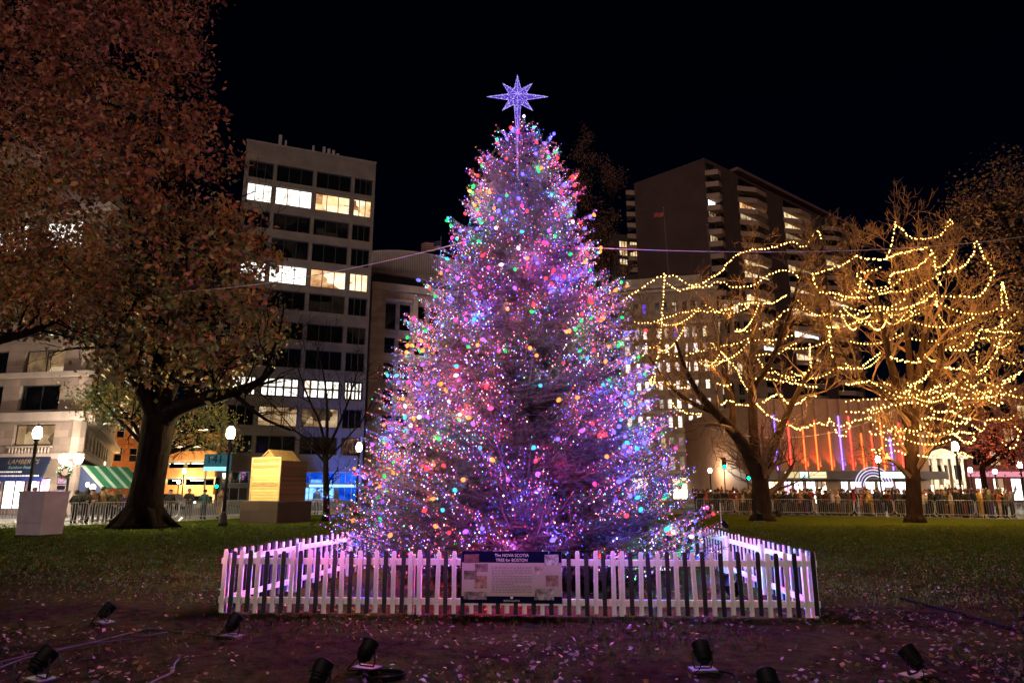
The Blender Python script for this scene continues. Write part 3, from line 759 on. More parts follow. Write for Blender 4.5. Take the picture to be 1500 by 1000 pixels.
lamps = [(55, 634, 34, 'tall street lamp in front of the blue shop awning, behind the pale box', 'y'), (338, 634, 34.6, 'street lamp with a bright white globe just left of the boarded hut', 'y'), (526, 655, 50, 'small street lamp between the boarded hut and the conifer', 'y'),
         (1399, 654, 45, 'tall street lamp to the right of the straight string-lit tree', 'y'), (1286, 673, 60, 'thin street lamp in front of the glowing shop fronts, left of the straight tree trunk', 'w'), (1144, 684, 82, 'street lamp at the foot of the striped wall, just right of the forked tree', 'w'),
         (1040, 689, 90, 'street lamp against the pale stone block, right beside the conifer', 'w'), (1243, 686, 84, 'street lamp left of the round glowing arch', 'w'), (1379, 688, 85, 'white street lamp just right of the straight tree trunk', 'w'), (1421, 688, 80, 'street lamp between the tall lamp and the red-lit tree', 'w'),
         (1457, 690, 76, 'street lamp to the right of the red-lit tree', 'w'), (1494, 681, 66, 'street lamp at the right edge beneath the red leaves', 'w'),
         (151, 678, 80, 'orange street lamp right of the green awning', 'o'), (168, 687, 98, 'orange street lamp farther along the side street', 'o'), (184, 692, 116, 'third orange street lamp along the side street', 'o'), (197, 698, 140, 'farthest orange street lamp by the autumn tree trunk', 'o'),
         (270, 690, 88, 'street lamp among greenery right of the autumn tree trunk', 'y'), (262, 706, 96, 'low street lamp before the orange garage right of the trunk', 'y')]
for i, (px, py, Y, lab, cc) in enumerate(lamps):
    o = lamp0 if i == 0 else copy_tree(lamp0)
    z = ZP(py, Y); o.location = (PX(px, Y, z), Y, z - 4.7 if i < 6 else 0); o['label'] = lab; o['group'] = 'old-fashioned street lamps'
    if i < 6: o.location.z = 0; s = z / 4.68; o.scale = (1, 1, s)
    else: s = z / 4.68; o.scale = (1.0, 1.0, s)
    if cc != 'y':
        for ch in o.children:
            if ch.name.startswith('globe'): paint(ch, m_globew if cc == 'w' else m_globeo)
# a double lamp at the shop corner
z = ZP(672, 46)
t = thing('double_lamp', 'double-headed bright street lamp with a wreath at the shop corner', 'street lamp', (PX(104, 46, z), 46, 0), 0, 'old-fashioned street lamps')
mb = MB(); mb.lathe([(.2, 0), (.2, .3), (.09, .5), (.07, z - .4), (.05, z - .2)], 10); mb.build('post', m_iron, t, True)
mb = MB(); mb.tube([(-.5, 0, z - .3), (-.45, 0, z - .45), (0, 0, z - .5), (.45, 0, z - .45), (.5, 0, z - .3)], .03, 6); mb.build('arm', m_iron, t)
for s in (-1, 1):
    mb = MB(); mb.lathe([(.12, z - .28), (.24, z - .12), (.26, z + .05), (.2, z + .22), (.07, z + .3)], 12, M=Matrix.Translation((s * .5, 0, 0))); mb.build('globe', m_globew, t, True)
def wreath(x, y, z, r, lab, ry=0):
    n = 420
    a = nrg.uniform(0, 6.283, n); rr = r + nrg.normal(0, r * .17, n)
    C = np.stack([np.cos(a) * rr, nrg.normal(0, r * .17, n), np.sin(a) * rr], 1)
    V, FA = leafcards(C, r * .34, .4)
    t = thing('wreath', lab, 'wreath', (x, y, z)); put('greenery', npmesh('greenery', V, FA, [mat('wreath_green', (.03, .07, .025), .6, .4, 5)]), t)
    mb = MB(); mb.prism([(-.0, -r * .8), (-r * .35, -r * .55), (-r * .3, -r * 1.1), (0, -r * .9), (r * .3, -r * 1.1), (r * .35, -r * .55)], -r * .28, -r * .2); mb.build('bow', mat('red_bow', (.4, .02, .02), .5, .2, 5), t)
wreath(PX(95, 45.8, 2.9), 45.8, 2.9, .38, 'green wreath hung on the double lamp at the shop corner')
wreath(PX(149, 79.6, 3.0), 79.6, 2.9, .6, 'green wreath on the first orange lamp beside the green awning')
wreath(PX(1146, 81.5, 2.9), 81.5, 3.0, .6, 'green wreath on the lamp just right of the forked tree')
wreath(PX(1203, 80, 2.9), 80.3, 3.2, .62, 'green wreath hanging before the shop fronts under the striped wall')
# ------------------------------------------------------------------ buildings
def frame_mesh(wd, hg, nx, nz, b=.07, d=.1):
    mb = MB()
    mb.box(0, wd, 0, d, 0, b); mb.box(0, wd, 0, d, hg - b, hg); mb.box(0, b, .001, d - .001, b, hg - b); mb.box(wd - b, wd, .001, d - .001, b, hg - b)
    for i in range(1, nx): x = wd * i / nx; mb.box(x - b / 2, x + b / 2, .002, d - .002, b, hg - b)
    for i in range(1, nz): z = hg * i / nz; mb.box(b, wd - b, .004, d - .004, z - b / 2, z + b / 2)
    return mb
class Building:
    def __init__(s, name, label, cat, A, B, depth, m_wall, group=None):
        s.A, s.B = Vector(A), Vector(B); s.A.z = s.B.z = 0
        d = s.B - s.A; s.L = d.length; s.rz = math.atan2(d.y, d.x)
        s.t = thing(name, label, cat, s.A, s.rz, group); s.D = depth; s.mw = m_wall; s.cache = {}
        s.Minv = Matrix.Rotation(-s.rz, 3, 'Z')
    def uz(s, px, py, y=0.0):
        """where a photo point lies on the facade plane: (distance along it, height)"""
        r = ray(px, py); d = (s.B - s.A).normalized(); n = Vector((-d.y, d.x, 0)); q = s.A + n * y
        tt = (q.dot(n)) / (r.dot(n)); p = r * tt - q
        return p.dot(d), H + r.z * tt
    def facade(s, rows, bays, top, wall_t=.4, base=0.0, x0=0.0, x1=None, y=0.0, name='wall', m=None):
        """front wall with real openings: rows [(z0,z1)] by bays [(u0,u1)]"""
        x1 = s.L if x1 is None else x1
        mb = MB(); rows = sorted(rows); z = base
        for (a, b) in rows:
            if a > z: mb.box(x0, x1, y, y + wall_t, z, a)
            x = x0
            for (p, q) in sorted(bays):
                if p > x: mb.box(x, p, y + .002, y + wall_t - .002, a, b)
                x = q
            if x < x1: mb.box(x, x1, y + .002, y + wall_t - .002, a, b)
            z = b
        if top > z: mb.box(x0, x1, y, y + wall_t, z, top)
        return mb.build(name, m or s.mw, s.t)
    def body(s, top, x0=0.0, x1=None, y0=.45, m=None, name='body', bottom=0.0):
        x1 = s.L if x1 is None else x1
        mb = MB(); mb.box(x0 + .01, x1 - .01, y0, s.D, bottom, top - .02); return mb.build(name, m or s.mw, s.t)
    def window(s, u0, u1, z0, z1, pane, nx=1, nz=1, y=.18, fm=None, b=.07):
        k = (round(u1 - u0, 2), round(z1 - z0, 2), nx, nz, b)
        if k not in s.cache:
            fmh = frame_mesh(k[0], k[1], nx, nz, b).mesh('window', m_frame)
            p = MB(); p.add([(.0, .06, 0), (k[0], .06, 0), (k[0], .06, k[1]), (0, .06, k[1])], [(0, 1, 2, 3)])
            s.cache[k] = (fmh, p.mesh('pane', m_glassdark))
        f, p = s.cache[k]
        o = put('window', f, s.t, (u0, y, z0)); q = put('pane', p, o)
        if fm: paint(o, fm)
        paint(q, pane); return o
lit_white = interior('lit_office_white', [(.3, .2, .12), (1, .9, .76), (1, .97, .9)], 1.9, (.6, .6, .7), 4, pos=[.2, .36, .55])
lit_warm = interior('lit_office_warm', [(.22, .07, .02), (1, .62, .3), (1, .9, .7)], 1.5, (.4, .4, .7))
lit_soft = interior('lit_window_soft', [(.05, .03, .02), (.5, .3, .14), (.9, .72, .45)], .8, (.5, .5, .5))
lit_gold = interior('lit_window_gold', [(.3, .14, .03), (1, .66, .28), (1, .85, .6)], 1.1, (.7, .7, .7))
lit_blue = interior('lit_shop_blue', [(.0, .02, .25), (.01, .1, .8), (.25, .6, 1)], 1.6, (.4, .4, .6))
lit_purple = glow('lit_window_purple', (.22, .1, .9), .7)
shop_white = interior('shop_front_white', [(.5, .25, .35), (1, .85, .9), (1, 1, 1)], 3.6, (.5, .5, .5), pos=[.3, .42, .6])
shop_warm = interior('shop_front_warm', [(.12, .07, .04), (1, .68, .34), (1, .9, .66)], 4, (.45, .45, .6), 4, pos=[.34, .46, .6])
dim_pane = interior('dim_pane', [(.002, .002, .003), (.006, .005, .006), (.04, .025, .015)], .3, (.4, .4, .5))

# ---- the office block on the left
A = P(362, 205, 82); B = P(551, 240, 88.5)
off = Building('office_block', 'pale concrete office block with ribbon windows and three lit floors, right of the autumn tree', 'building', A, B, 26, masonry('office_concrete', (.165, .135, .12), (.09, .075, .065), 4.6, 1.25, .07))
top = (A.z + B.z) / 2
ref = 531
rowpx = [(262, 285, 'd'), (292, 317, 'l'), (330, 353, 'd'), (365, 391, 'd'), (401, 427, 'l'), (437, 463, 'd'), (480, 505, 'd'), (517, 545, 'd'), (559, 587, 'w'), (600, 628, 'd'), (641, 667, 'd')]
rows = [(off.uz(ref, b)[1], off.uz(ref, a)[1]) for a, b, k in rowpx]
bays = []
for (a, b) in [(363.5, 397), (402, 456.5), (461.5, 513), (518, 547.5)]:
    bays.append((max(.45, off.uz(a, 300)[0]), min(off.L - .35, off.uz(b, 300)[0])))
bays[0] = (.5, bays[0][1]); 
fb = off.uz(531, 691)[1]
off.facade(rows, bays, top, .5, base=fb)
off.body(top - .1, y0=.52)
for (r, (pa, pb, k)) in zip(rows, rowpx):
    for j, bb in enumerate(bays):
        pane = m_glassdark if rnd.random() < .55 else dim_pane
        if k == 'l': pane = lit_white if (j < 2 or pa > 350 and j < 2) else lit_warm
        if k == 'w': pane = lit_white
        if pa == 600 and j in (1, 2): pane = lit_soft
        off.window(bb[0], bb[1], r[0], r[1], pane, 3 if k != 'w' else 5, 2 if k == 'w' else 1, y=.28, b=.1 if k != 'w' else .22)
# ground floor: glass shop fronts with blue light
gb = [(bb[0], bb[1]) for bb in bays]
z_a, z_b = off.uz(531, 748)[1], fb
off.facade([(.4, 2.1), (2.5, fb - .05)], gb, fb - .003, .5, name='ground_floor', m=mat('office_base', (.2, .2, .23), .6, .15, .5), y=.05)
for j, bb in enumerate(gb):
    for (za, zb2) in ((.4, 2.1), (2.5, fb - .05)):
        off.window(bb[0], bb[1], za, zb2, lit_blue if j >= 2 else dim_pane, 3, 1, y=.3, fm=mat('frame_silver', (.3, .3, .34), .4, .1, 3), b=.09)
mb = MB(); u0, u1 = off.uz(452, 726)[0], off.uz(520, 726)[0]
mb.box(u0, u1, -.25, .04, 2.12, 2.42); mb.build('sign_band', glow('blue_band', (.25, .6, 1), 2.6), off.t)
mb = MB()
for k in range(9): mb.box(.3 + k * off.L / 9.4, .4 + k * off.L / 9.4 + rnd.uniform(.2, 1.2), 3, 4, top - .15, top + rnd.uniform(.4, .9))
mb.build('roof_plant', mat('roof_plant', (.1, .09, .09), .7, .2, 1), off.t)
for (px, py, hgt, rr) in [(413, 188, 3.6, .22), (421, 196, 2, .12), (462, 204, 1.6, .16), (478, 206, 2.6, .2), (485, 209, 2.8, .2), (492, 211, 2.6, .2), (498, 216, 1.8, .18), (515, 228, 1.0, .3), (448, 212, 1.0, .25), (474, 217, .9, .25)]:
    u, z = off.uz(px, py)
    mb = MB(); mb.tube([(u, 2.0, top - .2), (u, 2.0, z)], .06, 5); mb.cbox(u - rr, u + rr, 1.8, 2.2, z - hgt * .6, z, .05); mb.build('antenna', mat('antenna_grey', (.3, .28, .27), .6, .15, 2), off.t)
mb = MB(); mb.box(-.06, off.L + .06, -.08, .3, top + .002, top + .18); mb.build('coping', mat('coping', (.2, .17, .15), .8, .15, 1), off.t)
# blue wash lamp on the shop corner
def area(loc, aim, en, c, size, spot=None):
    L = bpy.data.lights.new('shop_light', 'SPOT' if spot else 'POINT'); L.energy = en; L.color = c; L.shadow_soft_size = size
    if spot: L.spot_size = R(spot); L.spot_blend = .7
    o = bpy.data.objects.new('shop_light', L); col.objects.link(o); o.location = loc
    if spot: o.rotation_euler = (Vector(aim) - Vector(loc)).to_track_quat('-Z', 'Y').to_euler()
pb = P(560, 730, 80)
area(P(500, 735, 82), P(545, 620, 88), 6000, (.1, .18, 1), .3, 110)

# entrance canopy with the number
c0 = P(322, 687, 78)
t = thing('number_sign', 'pale teal sign with the number 141 over the side entrance of the office block', 'sign', (c0.x, 77.5, 0), R(2))
zz = ZP(676, 77.5); m_teal = glow('teal_sign', (.12, .45, .55), .2)
mb = MB(); mb.cbox(-1.55, 1.35, -.2, .2, zz - 1.0, zz + .85, .03); mb.build('box', m_teal, t)
mb = MB(); mb.box(-1.5, 1.3, -.23, -.205, zz - 1.0, zz - .55); mb.build('lit_strip', glow('teal_strip', (.35, .9, .95), 1.3), t)
text('lettering', '141', 1.25, m_black, t, (-.35, -.22, zz + .22))
mb = MB(); mb.tube([(-1.3, 0, 0), (-1.3, 0, zz - 1.0)], .1, 8); mb.tube([(1.15, 0, 0), (1.15, 0, zz - 1.0)], .1, 8); mb.build('post', m_steel, t)

# ---- beige building between the office block and the conifer
A = P(546, 415, 96); B = P(668, 432, 101)
bei = Building('stone_building', 'beige stone building half hidden by the left side of the conifer', 'building', A, B, 25, masonry('beige_stone', (.36, .27, .27), (.2, .16, .14), 1.6, .8))
top = A.z
rowpx = [(444, 482), (494, 517), (531, 556), (569, 594), (608, 633), (646, 672)]
rows = [(bei.uz(570, b)[1], bei.uz(570, a)[1]) for a, b in rowpx]
bays = [bei.uz(a, 500)[0:1] + bei.uz(b, 500)[0:1] for a, b in [(563, 578.5), (584, 600), (607, 622), (628, 643)]]
bei.facade(rows, bays, top, .5); bei.body(top, y0=.52)
for i, r in enumerate(rows):
    for bb in bays: bei.window(bb[0], bb[1], r[0], r[1], m_glassdark if rnd.random() < .6 else dim_pane, 1, 2, y=.2)
u0, u1 = bei.uz(561, 440)[0], bei.uz(602, 440)[0]
mb = MB(); mb.box(u0 - .2, u1 + .1, -.5, -.01, rows[0][1] + .25, rows[0][1] + .7); mb.box(u1 + .3, u1 + 1.0, -.5, -.01, rows[0][0], rows[0][1] + 1.2); mb.box(-.2, bei.L + .2, -.6, -.01, top - .9, top + .15)
mb.build('cornice', mat('pale_stone', (.4, .32, .27), .8, .15, 1), bei.t)

# ---- ribbed building with the arched roof line behind it
A = P(540, 395, 125); B = P(700, 405, 131)
arc = Building('arched_building', 'pale ribbed building with an arched roof line rising behind the beige one', 'building', A, B, 14, mat('dark_metal_wall', (.05, .055, .075), .6, .2, .5))
zt_, zl_ = arc.uz(600, 367)[1], arc.uz(560, 398)[1]
arc.body(zl_ - 1, y0=.1)
pts = []
for i in range(13):
    px = 545 + (690 - 545) * i / 12; u = arc.uz(px, 380)[0]; z = arc.uz(600, 368 + ((px - 600) / 62) ** 2 * 6.5)[1]; pts.append((u, z))
mb = MB(); mb.prism([(pts[0][0], zl_)] + pts + [(pts[-1][0], zl_ - 2)], -.3, 9); mb.build('arched_front', mat('ribbed_front', (.4, .33, .32), .7, .1, 1, bump=.0), arc.t)
mb = MB(); n = 44
for i in range(n):
    u = pts[0][0] + (pts[-1][0] - pts[0][0]) * (i + .5) / n; z = np.interp(u, [p[0] for p in pts], [p[1] for p in pts]); mb.box(u - .06, u + .06, -.5, -.305, zl_, z - .4)
mb.build('rib', mat('rib_metal', (.22, .19, .19), .6, .1, 1), arc.t)
for k, pyy in enumerate((420, 445)):
    for pxx in (556, 585, 612): u, z = arc.uz(pxx, pyy); arc.window(u, u + 2.6, z - 1.6, z, dim_pane, 2, 1, y=-.05)
fp = P(646, 350, 112)
t = thing('flagpole', 'flagpole on the roof line left of the conifer', 'flagpole', (fp.x, 112, 0))
mb = MB(); mb.tube([(0, 0, ZP(420, 112)), (0, 0, ZP(348, 112))], [.1, .05], 8); mb.build('pole', m_steel, t); mb = MB(); mb.ico((0, 0, ZP(347, 112)), .15); mb.build('finial', m_steel, t)
def flag(name, label, x, y, z, wd, hg, m, sgn=-1, rows=9):
    V, FA = [], []
    nx = 14
    for i in range(nx + 1):
        for j in range(rows + 1):
            u = i / nx; V.append((x + sgn * wd * u, y + .25 * math.sin(u * 7) * u, z - hg * j / rows - .25 * u * hg + .06 * hg * math.sin(u * 9 + .5)))
    for i in range(nx):
        for j in range(rows): a = i * (rows + 1) + j; FA.append((a, a + 1, a + rows + 2, a + rows + 1))
    me = bpy.data.meshes.new(name); me.from_pydata(V, [], FA)
    for q in (m if isinstance(m, list) else [m]): me.materials.append(q)
    if isinstance(m, list):
        for i, p in enumerate(me.polygons): r_ = i % rows; c_ = i // rows; p.material_index = 2 if (c_ < 5 and r_ < 5) else (r_ % 2)
    o = put(name, me); tag(o, label, 'flag'); s = o.modifiers.new('Solidify', 'SOLIDIFY'); s.thickness = .03; return o
fr_, fw_, fbm = mat('flag_red', (.3, .05, .05), .8, .2, 2), mat('flag_white', (.5, .45, .45), .8, .1, 2), mat('flag_navy', (.03, .03, .1), .8, .1, 2)
flag('striped_flag', 'striped red and white flag flying on the roof left of the conifer', fp.x - .1, 112, ZP(353, 112), 3.3, 1.7, [fr_, fw_, fbm])

# ---- the tall brown slab with wedge balconies
N_, E_, W_ = P(1031, 231, 145), P(1241, 335, 188), P(931, 266, 158)
apt = Building('apartment_tower', 'tall dark brown apartment slab with columns of wedge-shaped balconies', 'building', N_, E_, 18, mat('brown_brick', (.06, .03, .024), .9, .18, .4, bump=.1))
top = N_.z
sto = 2.88
# windowed strips run behind the balconies
strips = []
for a, b in [(1036, 1052), (1086, 1122), (1150, 1185), (1205, 1232)]:
    strips.append((max(.6, apt.uz(a, 330)[0]), apt.uz(b, 330)[0]))
nfl = 21
rows = [(top - 1.0 - sto * (k + 1) + .75, top - 1.0 - sto * k) for k in range(nfl)]
rows = [r for r in rows if r[0] > 10]
apt.facade(rows, strips, top, .5)
mb = MB(); mb.box(-.0, apt.L, .52, apt.D, 0, top - .1); mb.box(-0.0, .5, .0, .515, 0, .01); mb.build('body', apt.mw, apt.t)
lits = {(0, 3): lit_white, (0, 4): lit_soft, (1, 2): lit_warm, (1, 3): lit_soft, (2, 1): lit_gold, (2, 2): lit_gold, (0, 6): lit_soft, (2, 3): lit_soft, (1, 7): lit_gold, (2, 6): lit_gold, (1, 8): lit_gold, (3, 4): lit_gold, (2, 8): lit_gold, (1, 10): lit_warm, (3, 8): lit_warm, (2, 10): lit_warm, (1, 12): lit_gold, (2, 12): lit_white, (3, 10): lit_gold, (2, 14): lit_gold, (1, 14): lit_white}
for s_, (a, b) in enumerate(strips):
    for k, r in enumerate(rows):
        apt.window(a, b, r[0], r[1], lits.get((s_, k), dim_pane if (s_ * 7 + k * 3) % 5 < 2 else m_glassdark), 3, 1, y=.25, b=.12)
def balcony_mesh(wd):
    mb = MB()
    o = [(-.6, 0), (wd + .6, 0), (wd * .8, -2.0), (wd * .35, -2.3)]
    vs = [(x, y - .01, z) for z in (0, 1.25) for x, y in o]
    mb.add(vs, [(0, 1, 2, 3), (7, 6, 5, 4)] + [(i, i + 4, (i + 1) % 4 + 4, (i + 1) % 4) for i in range(4)])
    return mb.mesh('balcony', mat('balcony_concrete', (.26, .165, .12), .85, .15, .6))
for s_, (a, b) in enumerate(strips):
    me = balcony_mesh(b - a)
    for k, r in enumerate(rows[:20]): put('balcony', me, apt.t, (a, 0, r[0] - 1.3))
# the little wedges beyond the far end of the blind wall
u_w = Vector((W_.x - N_.x, W_.y - N_.y, 0)); 
M3 = apt.Minv; wl = M3 @ u_w
mb = MB()
vs = [(0, 0, 0), (wl.x, wl.y, 0), (wl.x + apt.L * .8, wl.y, 0), (apt.L * .8, .1, 0)]
mb.add([(v[0] - .0, v[1] + .53, z) for z in (0, top - .05) for v in vs], [(0, 1, 2, 3), (7, 6, 5, 4)] + [(i, i + 4, (i + 1) % 4 + 4, (i + 1) % 4) for i in range(4)])
mb.build('blind_wall', mat('brown_brick_blind', (.055, .028, .023), .9, .2, .25, bump=.1), apt.t)
for k in range(8):
    z = W_.z - 3.2 - k * sto; mb = MB(); mb.add([(wl.x + 1.0, wl.y + .4, z), (wl.x - 1.5, wl.y + 2, z), (wl.x + 1.0, wl.y + 4, z), (wl.x + 1.0, wl.y + .4, z + 1.2), (wl.x - 1.5, wl.y + 2, z + 1.2), (wl.x + 1.0, wl.y + 4, z + 1.2)], [(0, 1, 2), (5, 4, 3), (0, 3, 4, 1), (1, 4, 5, 2), (2, 5, 3, 0)]); mb.build('balcony', MATS['balcony_concrete'], apt.t)
mb = MB(); u0 = apt.uz(1072, 240)[0]; mb.box(u0, apt.L + 1, -1.4, apt.D, top + .05, top + .75); mb.build('roof_slab', mat('roof_slab', (.16, .075, .08), .8, .15, .5), apt.t)
mb = MB(); mb.box(u0 + 4, apt.L - 8, 3, apt.D - 2, top + .76, top + 1.6); mb.build('roof_plant', MATS['roof_plant'], apt.t)
for (pa, pb, lab, ff) in [(305, 400, 'flagpole with a small drooping red flag before the blind brown wall', True), (330, 405, 'bare flagpole on the stone roof below the first column of balconies', False)]:
    px = 972 if ff else 1036; Yp = 108
    b0 = P(px, pa, Yp); t = thing('flagpole', lab, 'flagpole', (b0.x, Yp, 0)); mb = MB(); mb.tube([(.3, 0, ZP(pb + 10, Yp)), (0, 0, b0.z)], [.1, .06], 8); mb.build('pole', mat('pole_grey', (.08, .07, .07), .6, .2, 2), t); mb = MB(); mb.ico((0, 0, b0.z + .1), .17); mb.build('finial', m_steel, t)
    if ff: flag('red_flag', 'small drooping red flag before the blind brown wall', b0.x - .1, Yp, ZP(311, Yp), 1.5, .75, fr_)

# ---- pale stone block behind the forked tree, and its darker neighbour
A = P(905, 414, 108); B = P(1049, 422, 104)
m_sand = masonry('sand_stone', (.26, .18, .115), (.2, .16, .12), 1.5, .6)
sto1 = Building('stone_block', 'pale stone corner block with rows of small windows beside the right edge of the conifer', 'building', A, B, 22, m_sand)
top = B.z + .5
rowpx = [(441, 456), (478, 494), (502, 516), (529, 544), (556, 570), (583, 598), (608, 626), (640, 656), (668, 688)]
rows = [(sto1.uz(1000, b)[1], sto1.uz(1000, a)[1]) for a, b in rowpx]
bays = [(sto1.uz(a, 600)[0], sto1.uz(b, 600)[0]) for a, b in [(918, 926), (934, 941), (946, 953), (966, 973), (978, 985), (992, 999), (1008, 1015), (1020, 1028), (1036, 1043)]]
sto1.facade(rows, bays, top, .5, base=4.2); sto1.body(top, y0=.52)
for i, r in enumerate(rows):
    for j, bb in enumerate(bays):
        q = (i * 5 + j * 3) % 11
        pane = lit_gold if q in (0, 7) and i > 0 else (lit_soft if q == 4 else (lit_purple if (i, j) in ((0, 2), (5, 4), (1, 5)) else (dim_pane if q % 2 else m_glassdark)))
        if i == 8: pane = lit_soft
        sto1.window(bb[0], bb[1], r[0], r[1], pane, 2 if i > 6 else 1, 2, y=.2, fm=m_framelight if i > 6 else None)
mb = MB()
for z in (top - .6, rows[1][1] + .35, rows[6][1] + .4, rows[7][0] - .55, 4.2): mb.box(-.4, sto1.L + .3, -.35, -.01, z, z + .45)
mb.box(-.6, sto1.L + .5, -.7, -.02, top + .05, top + .5); mb.box(1, sto1.L - 2, 2, 9, top, top + 2.6)
mb.build('cornice', mat('sand_cornice', (.33, .26, .2), .85, .15, 1), sto1.t)
sto1.facade([(.4, 3.6)], [(1 + k * 3.1, 3.4 + k * 3.1) for k in range(4)], 4.19, .5, name='ground_floor', y=.05)
for k in range(4): sto1.window(1 + k * 3.1, 3.4 + k * 3.1, .4, 3.6, shop_warm if k != 1 else lit_purple, 2, 2, y=.3)
A = P(1050, 425, 107); B = P(1113, 430, 108)
sto2 = Building('stone_block', 'narrower darker stone block between the pale one and the striped wall', 'building', A, B, 20, masonry('dark_stone', (.16, .105, .07), (.12, .09, .07), 1.5, .6))
top = A.z - 2
rowpx = [(440, 456), (470, 488), (500, 518), (530, 548), (560, 578), (584, 600), (608, 630), (638, 655), (670, 686)]
rows = [(sto2.uz(1080, b)[1], sto2.uz(1080, a)[1]) for a, b in rowpx]
bays = [(sto2.uz(a, 600)[0], sto2.uz(b, 600)[0]) for a, b in [(1055, 1064), (1071, 1078), (1085, 1094), (1099, 1107)]]
sto2.facade(rows, bays, top, .5, base=3.6); sto2.body(top, y0=.52)
for i, r in enumerate(rows):
    for j, bb in enumerate(bays):
        q = (i * 3 + j * 5) % 9
        sto2.window(bb[0], bb[1], r[0], r[1], lit_gold if q in (1, 5) or i == 8 else (lit_soft if q == 3 else dim_pane), 2, 2, y=.2, fm=m_framelight if i > 5 else None)
for pr_, za_, zb_ in ((.3, rows[6][0] - .6, rows[6][0] - .25), (.5, top - .3, top + .3)):
    mb = MB(); mb.box(-.05, sto2.L + .2, -pr_, -.01, za_, zb_); mb.build('cornice', MATS['sand_cornice'], sto2.t)
sto2.facade([(.3, 3.2)], [(.5, 2.6), (3.0, 5.3)], 3.59, .5, name='ground_floor', y=.05)
for a in (.5, 3.0): sto2.window(a, a + 2.2, .3, 3.2, shop_white, 2, 1, y=.3)
# ---- far block with five lit windows, right of the conifer
A = P(893, 342, 170); B = P(941, 344, 172)
far = Building('far_block', 'distant dark block with five lit windows between the conifer and the brown slab', 'building', A, B, 12, mat('far_wall', (.04, .03, .03), .9, .2, .3))
far.facade([(far.uz(920, b)[1], far.uz(920, a)[1]) for a, b in ((353, 363), (366, 375), (379, 388))], [(far.uz(a, 370)[0], far.uz(b, 370)[0]) for a, b in ((907.5, 920), (923, 935))], A.z, .5); far.body(A.z, y0=.52)
for i, (a, b) in enumerate(((353, 363), (366, 375), (379, 388))):
    for j, (p, q) in enumerate(((907.5, 920), (923, 935))):
        far.window(far.uz(p, 370)[0], far.uz(q, 370)[0], far.uz(920, b)[1], far.uz(920, a)[1], m_glassdark if (i, j) == (2, 1) else lit_gold, 3, 1, y=.2, b=.15)

# ---- low wall with coloured fins over lit shops
A = P(1108, 600, 78); B = P(1350, 598, 79)
fin = Building('striped_hall', 'low hall with red, orange and purple light strips on its wall above bright shop fronts', 'building', A, B, 30, mat('hall_wall', (.3, .15, .08), .75, .12, .5))
zt2 = fin.uz(1200, 584)[1]; zb2 = fin.uz(1200, 689)[1]
mb = MB(); mb.box(0, fin.L, 0, .5, zb2, zt2); mb.build('wall', fin.mw, fin.t); fin.body(zt2, y0=.52, bottom=.0)
strip_px = [(1117, 'r'), (1143, 'p'), (1163, 'r'), (1184, 'o'), (1202, 'o'), (1222, 'o'), (1238, 'p'), (1253, 'r'), (1269, 'o'), (1284, 'r'), (1299, 'o'), (1311, 'p'), (1326, 'r'), (1340, 'o')]
cs = {'r': ((1, .05, .03), 5), 'o': ((1, .13, .03), 4), 'p': ((.2, .1, 1), 6)}
for px, c in strip_px:
    u = fin.uz(px, 660)[0]
    mb = MB(); mb.cbox(u - .38, u - .2, -.35, -.003, zb2 + .02, zt2 - .1, .02); f_ = mb.build('fin', mat('fin_metal', (.3, .17, .11), .5, .1, 1), fin.t)
    area(fin.t.matrix_world @ Vector((u - .5, -.55, zb2 + .1)) if False else fin.A + (fin.B - fin.A).normalized() * (u - .45) + Vector((0, -.6, zb2 + .15)), fin.A + (fin.B - fin.A).normalized() * (u - .45) + Vector((0, .1, zb2 + 3.2)), 380, cs[c][0], .08, 75)
    mb = MB(); mb.box(u - .52, u - .43, -.14, -.02, zb2 + .05, zb2 + (zt2 - zb2) * rnd.uniform(.5, .85)); mb.build('light_strip', glow('strip_' + c, *cs[c]), f_)
mb = MB(); mb.box(-.3, fin.L + .3, -2.6, -.36, zb2 - .95, zb2 - .12); mb.build('canopy', mat('hall_canopy', (.1, .07, .06), .6, .2, 1), fin.t)
segs = [(1128, 1148, shop_warm), (1150, 1163, shop_white), (1165, 1180, shop_white), (1183, 1198, shop_white), (1200, 1214, shop_warm), (1234, 1246, shop_white), (1248, 1266, shop_white), (1270, 1286, shop_white), (1288, 1312, shop_white), (1314, 1342, shop_white)]
gb = [(max(.1, fin.uz(a, 720)[0]), fin.uz(b, 720)[0]) for a, b, m_ in segs]
fin.facade([(.25, zb2 - 1.15)], gb, zb2 - .002, .5, name='shop_wall', y=.08, m=mat('shop_wall', (.25, .16, .1), .7, .15, 1))
for (a, b), (_, _, m_) in zip(gb, segs): fin.window(a, b, .25, zb2 - 1.15, m_, 2, 1, y=.3)
# signs on the canopy face: lit panels
for a, b, nm, c, s in [(1150, 1170, 'sign_panel', (1, .75, .35), .9), (1172, 1183, 'sign_panel', (.7, 1, .85), 1.6), (1186, 1210, 'sign_panel', (1, .8, .45), 1.3), (1290, 1344, 'sign_panel', (.75, 1, .9), 2.2)]:
    u0, u1 = fin.uz(a, 700, -2.6)[0], fin.uz(b, 700, -2.6)[0]
    mb = MB(); mb.box(u0, u1, -2.75, -2.61, zb2 - .85, zb2 - .2); mb.build(nm, glow(f'sign_{a}', c, s), fin.t)
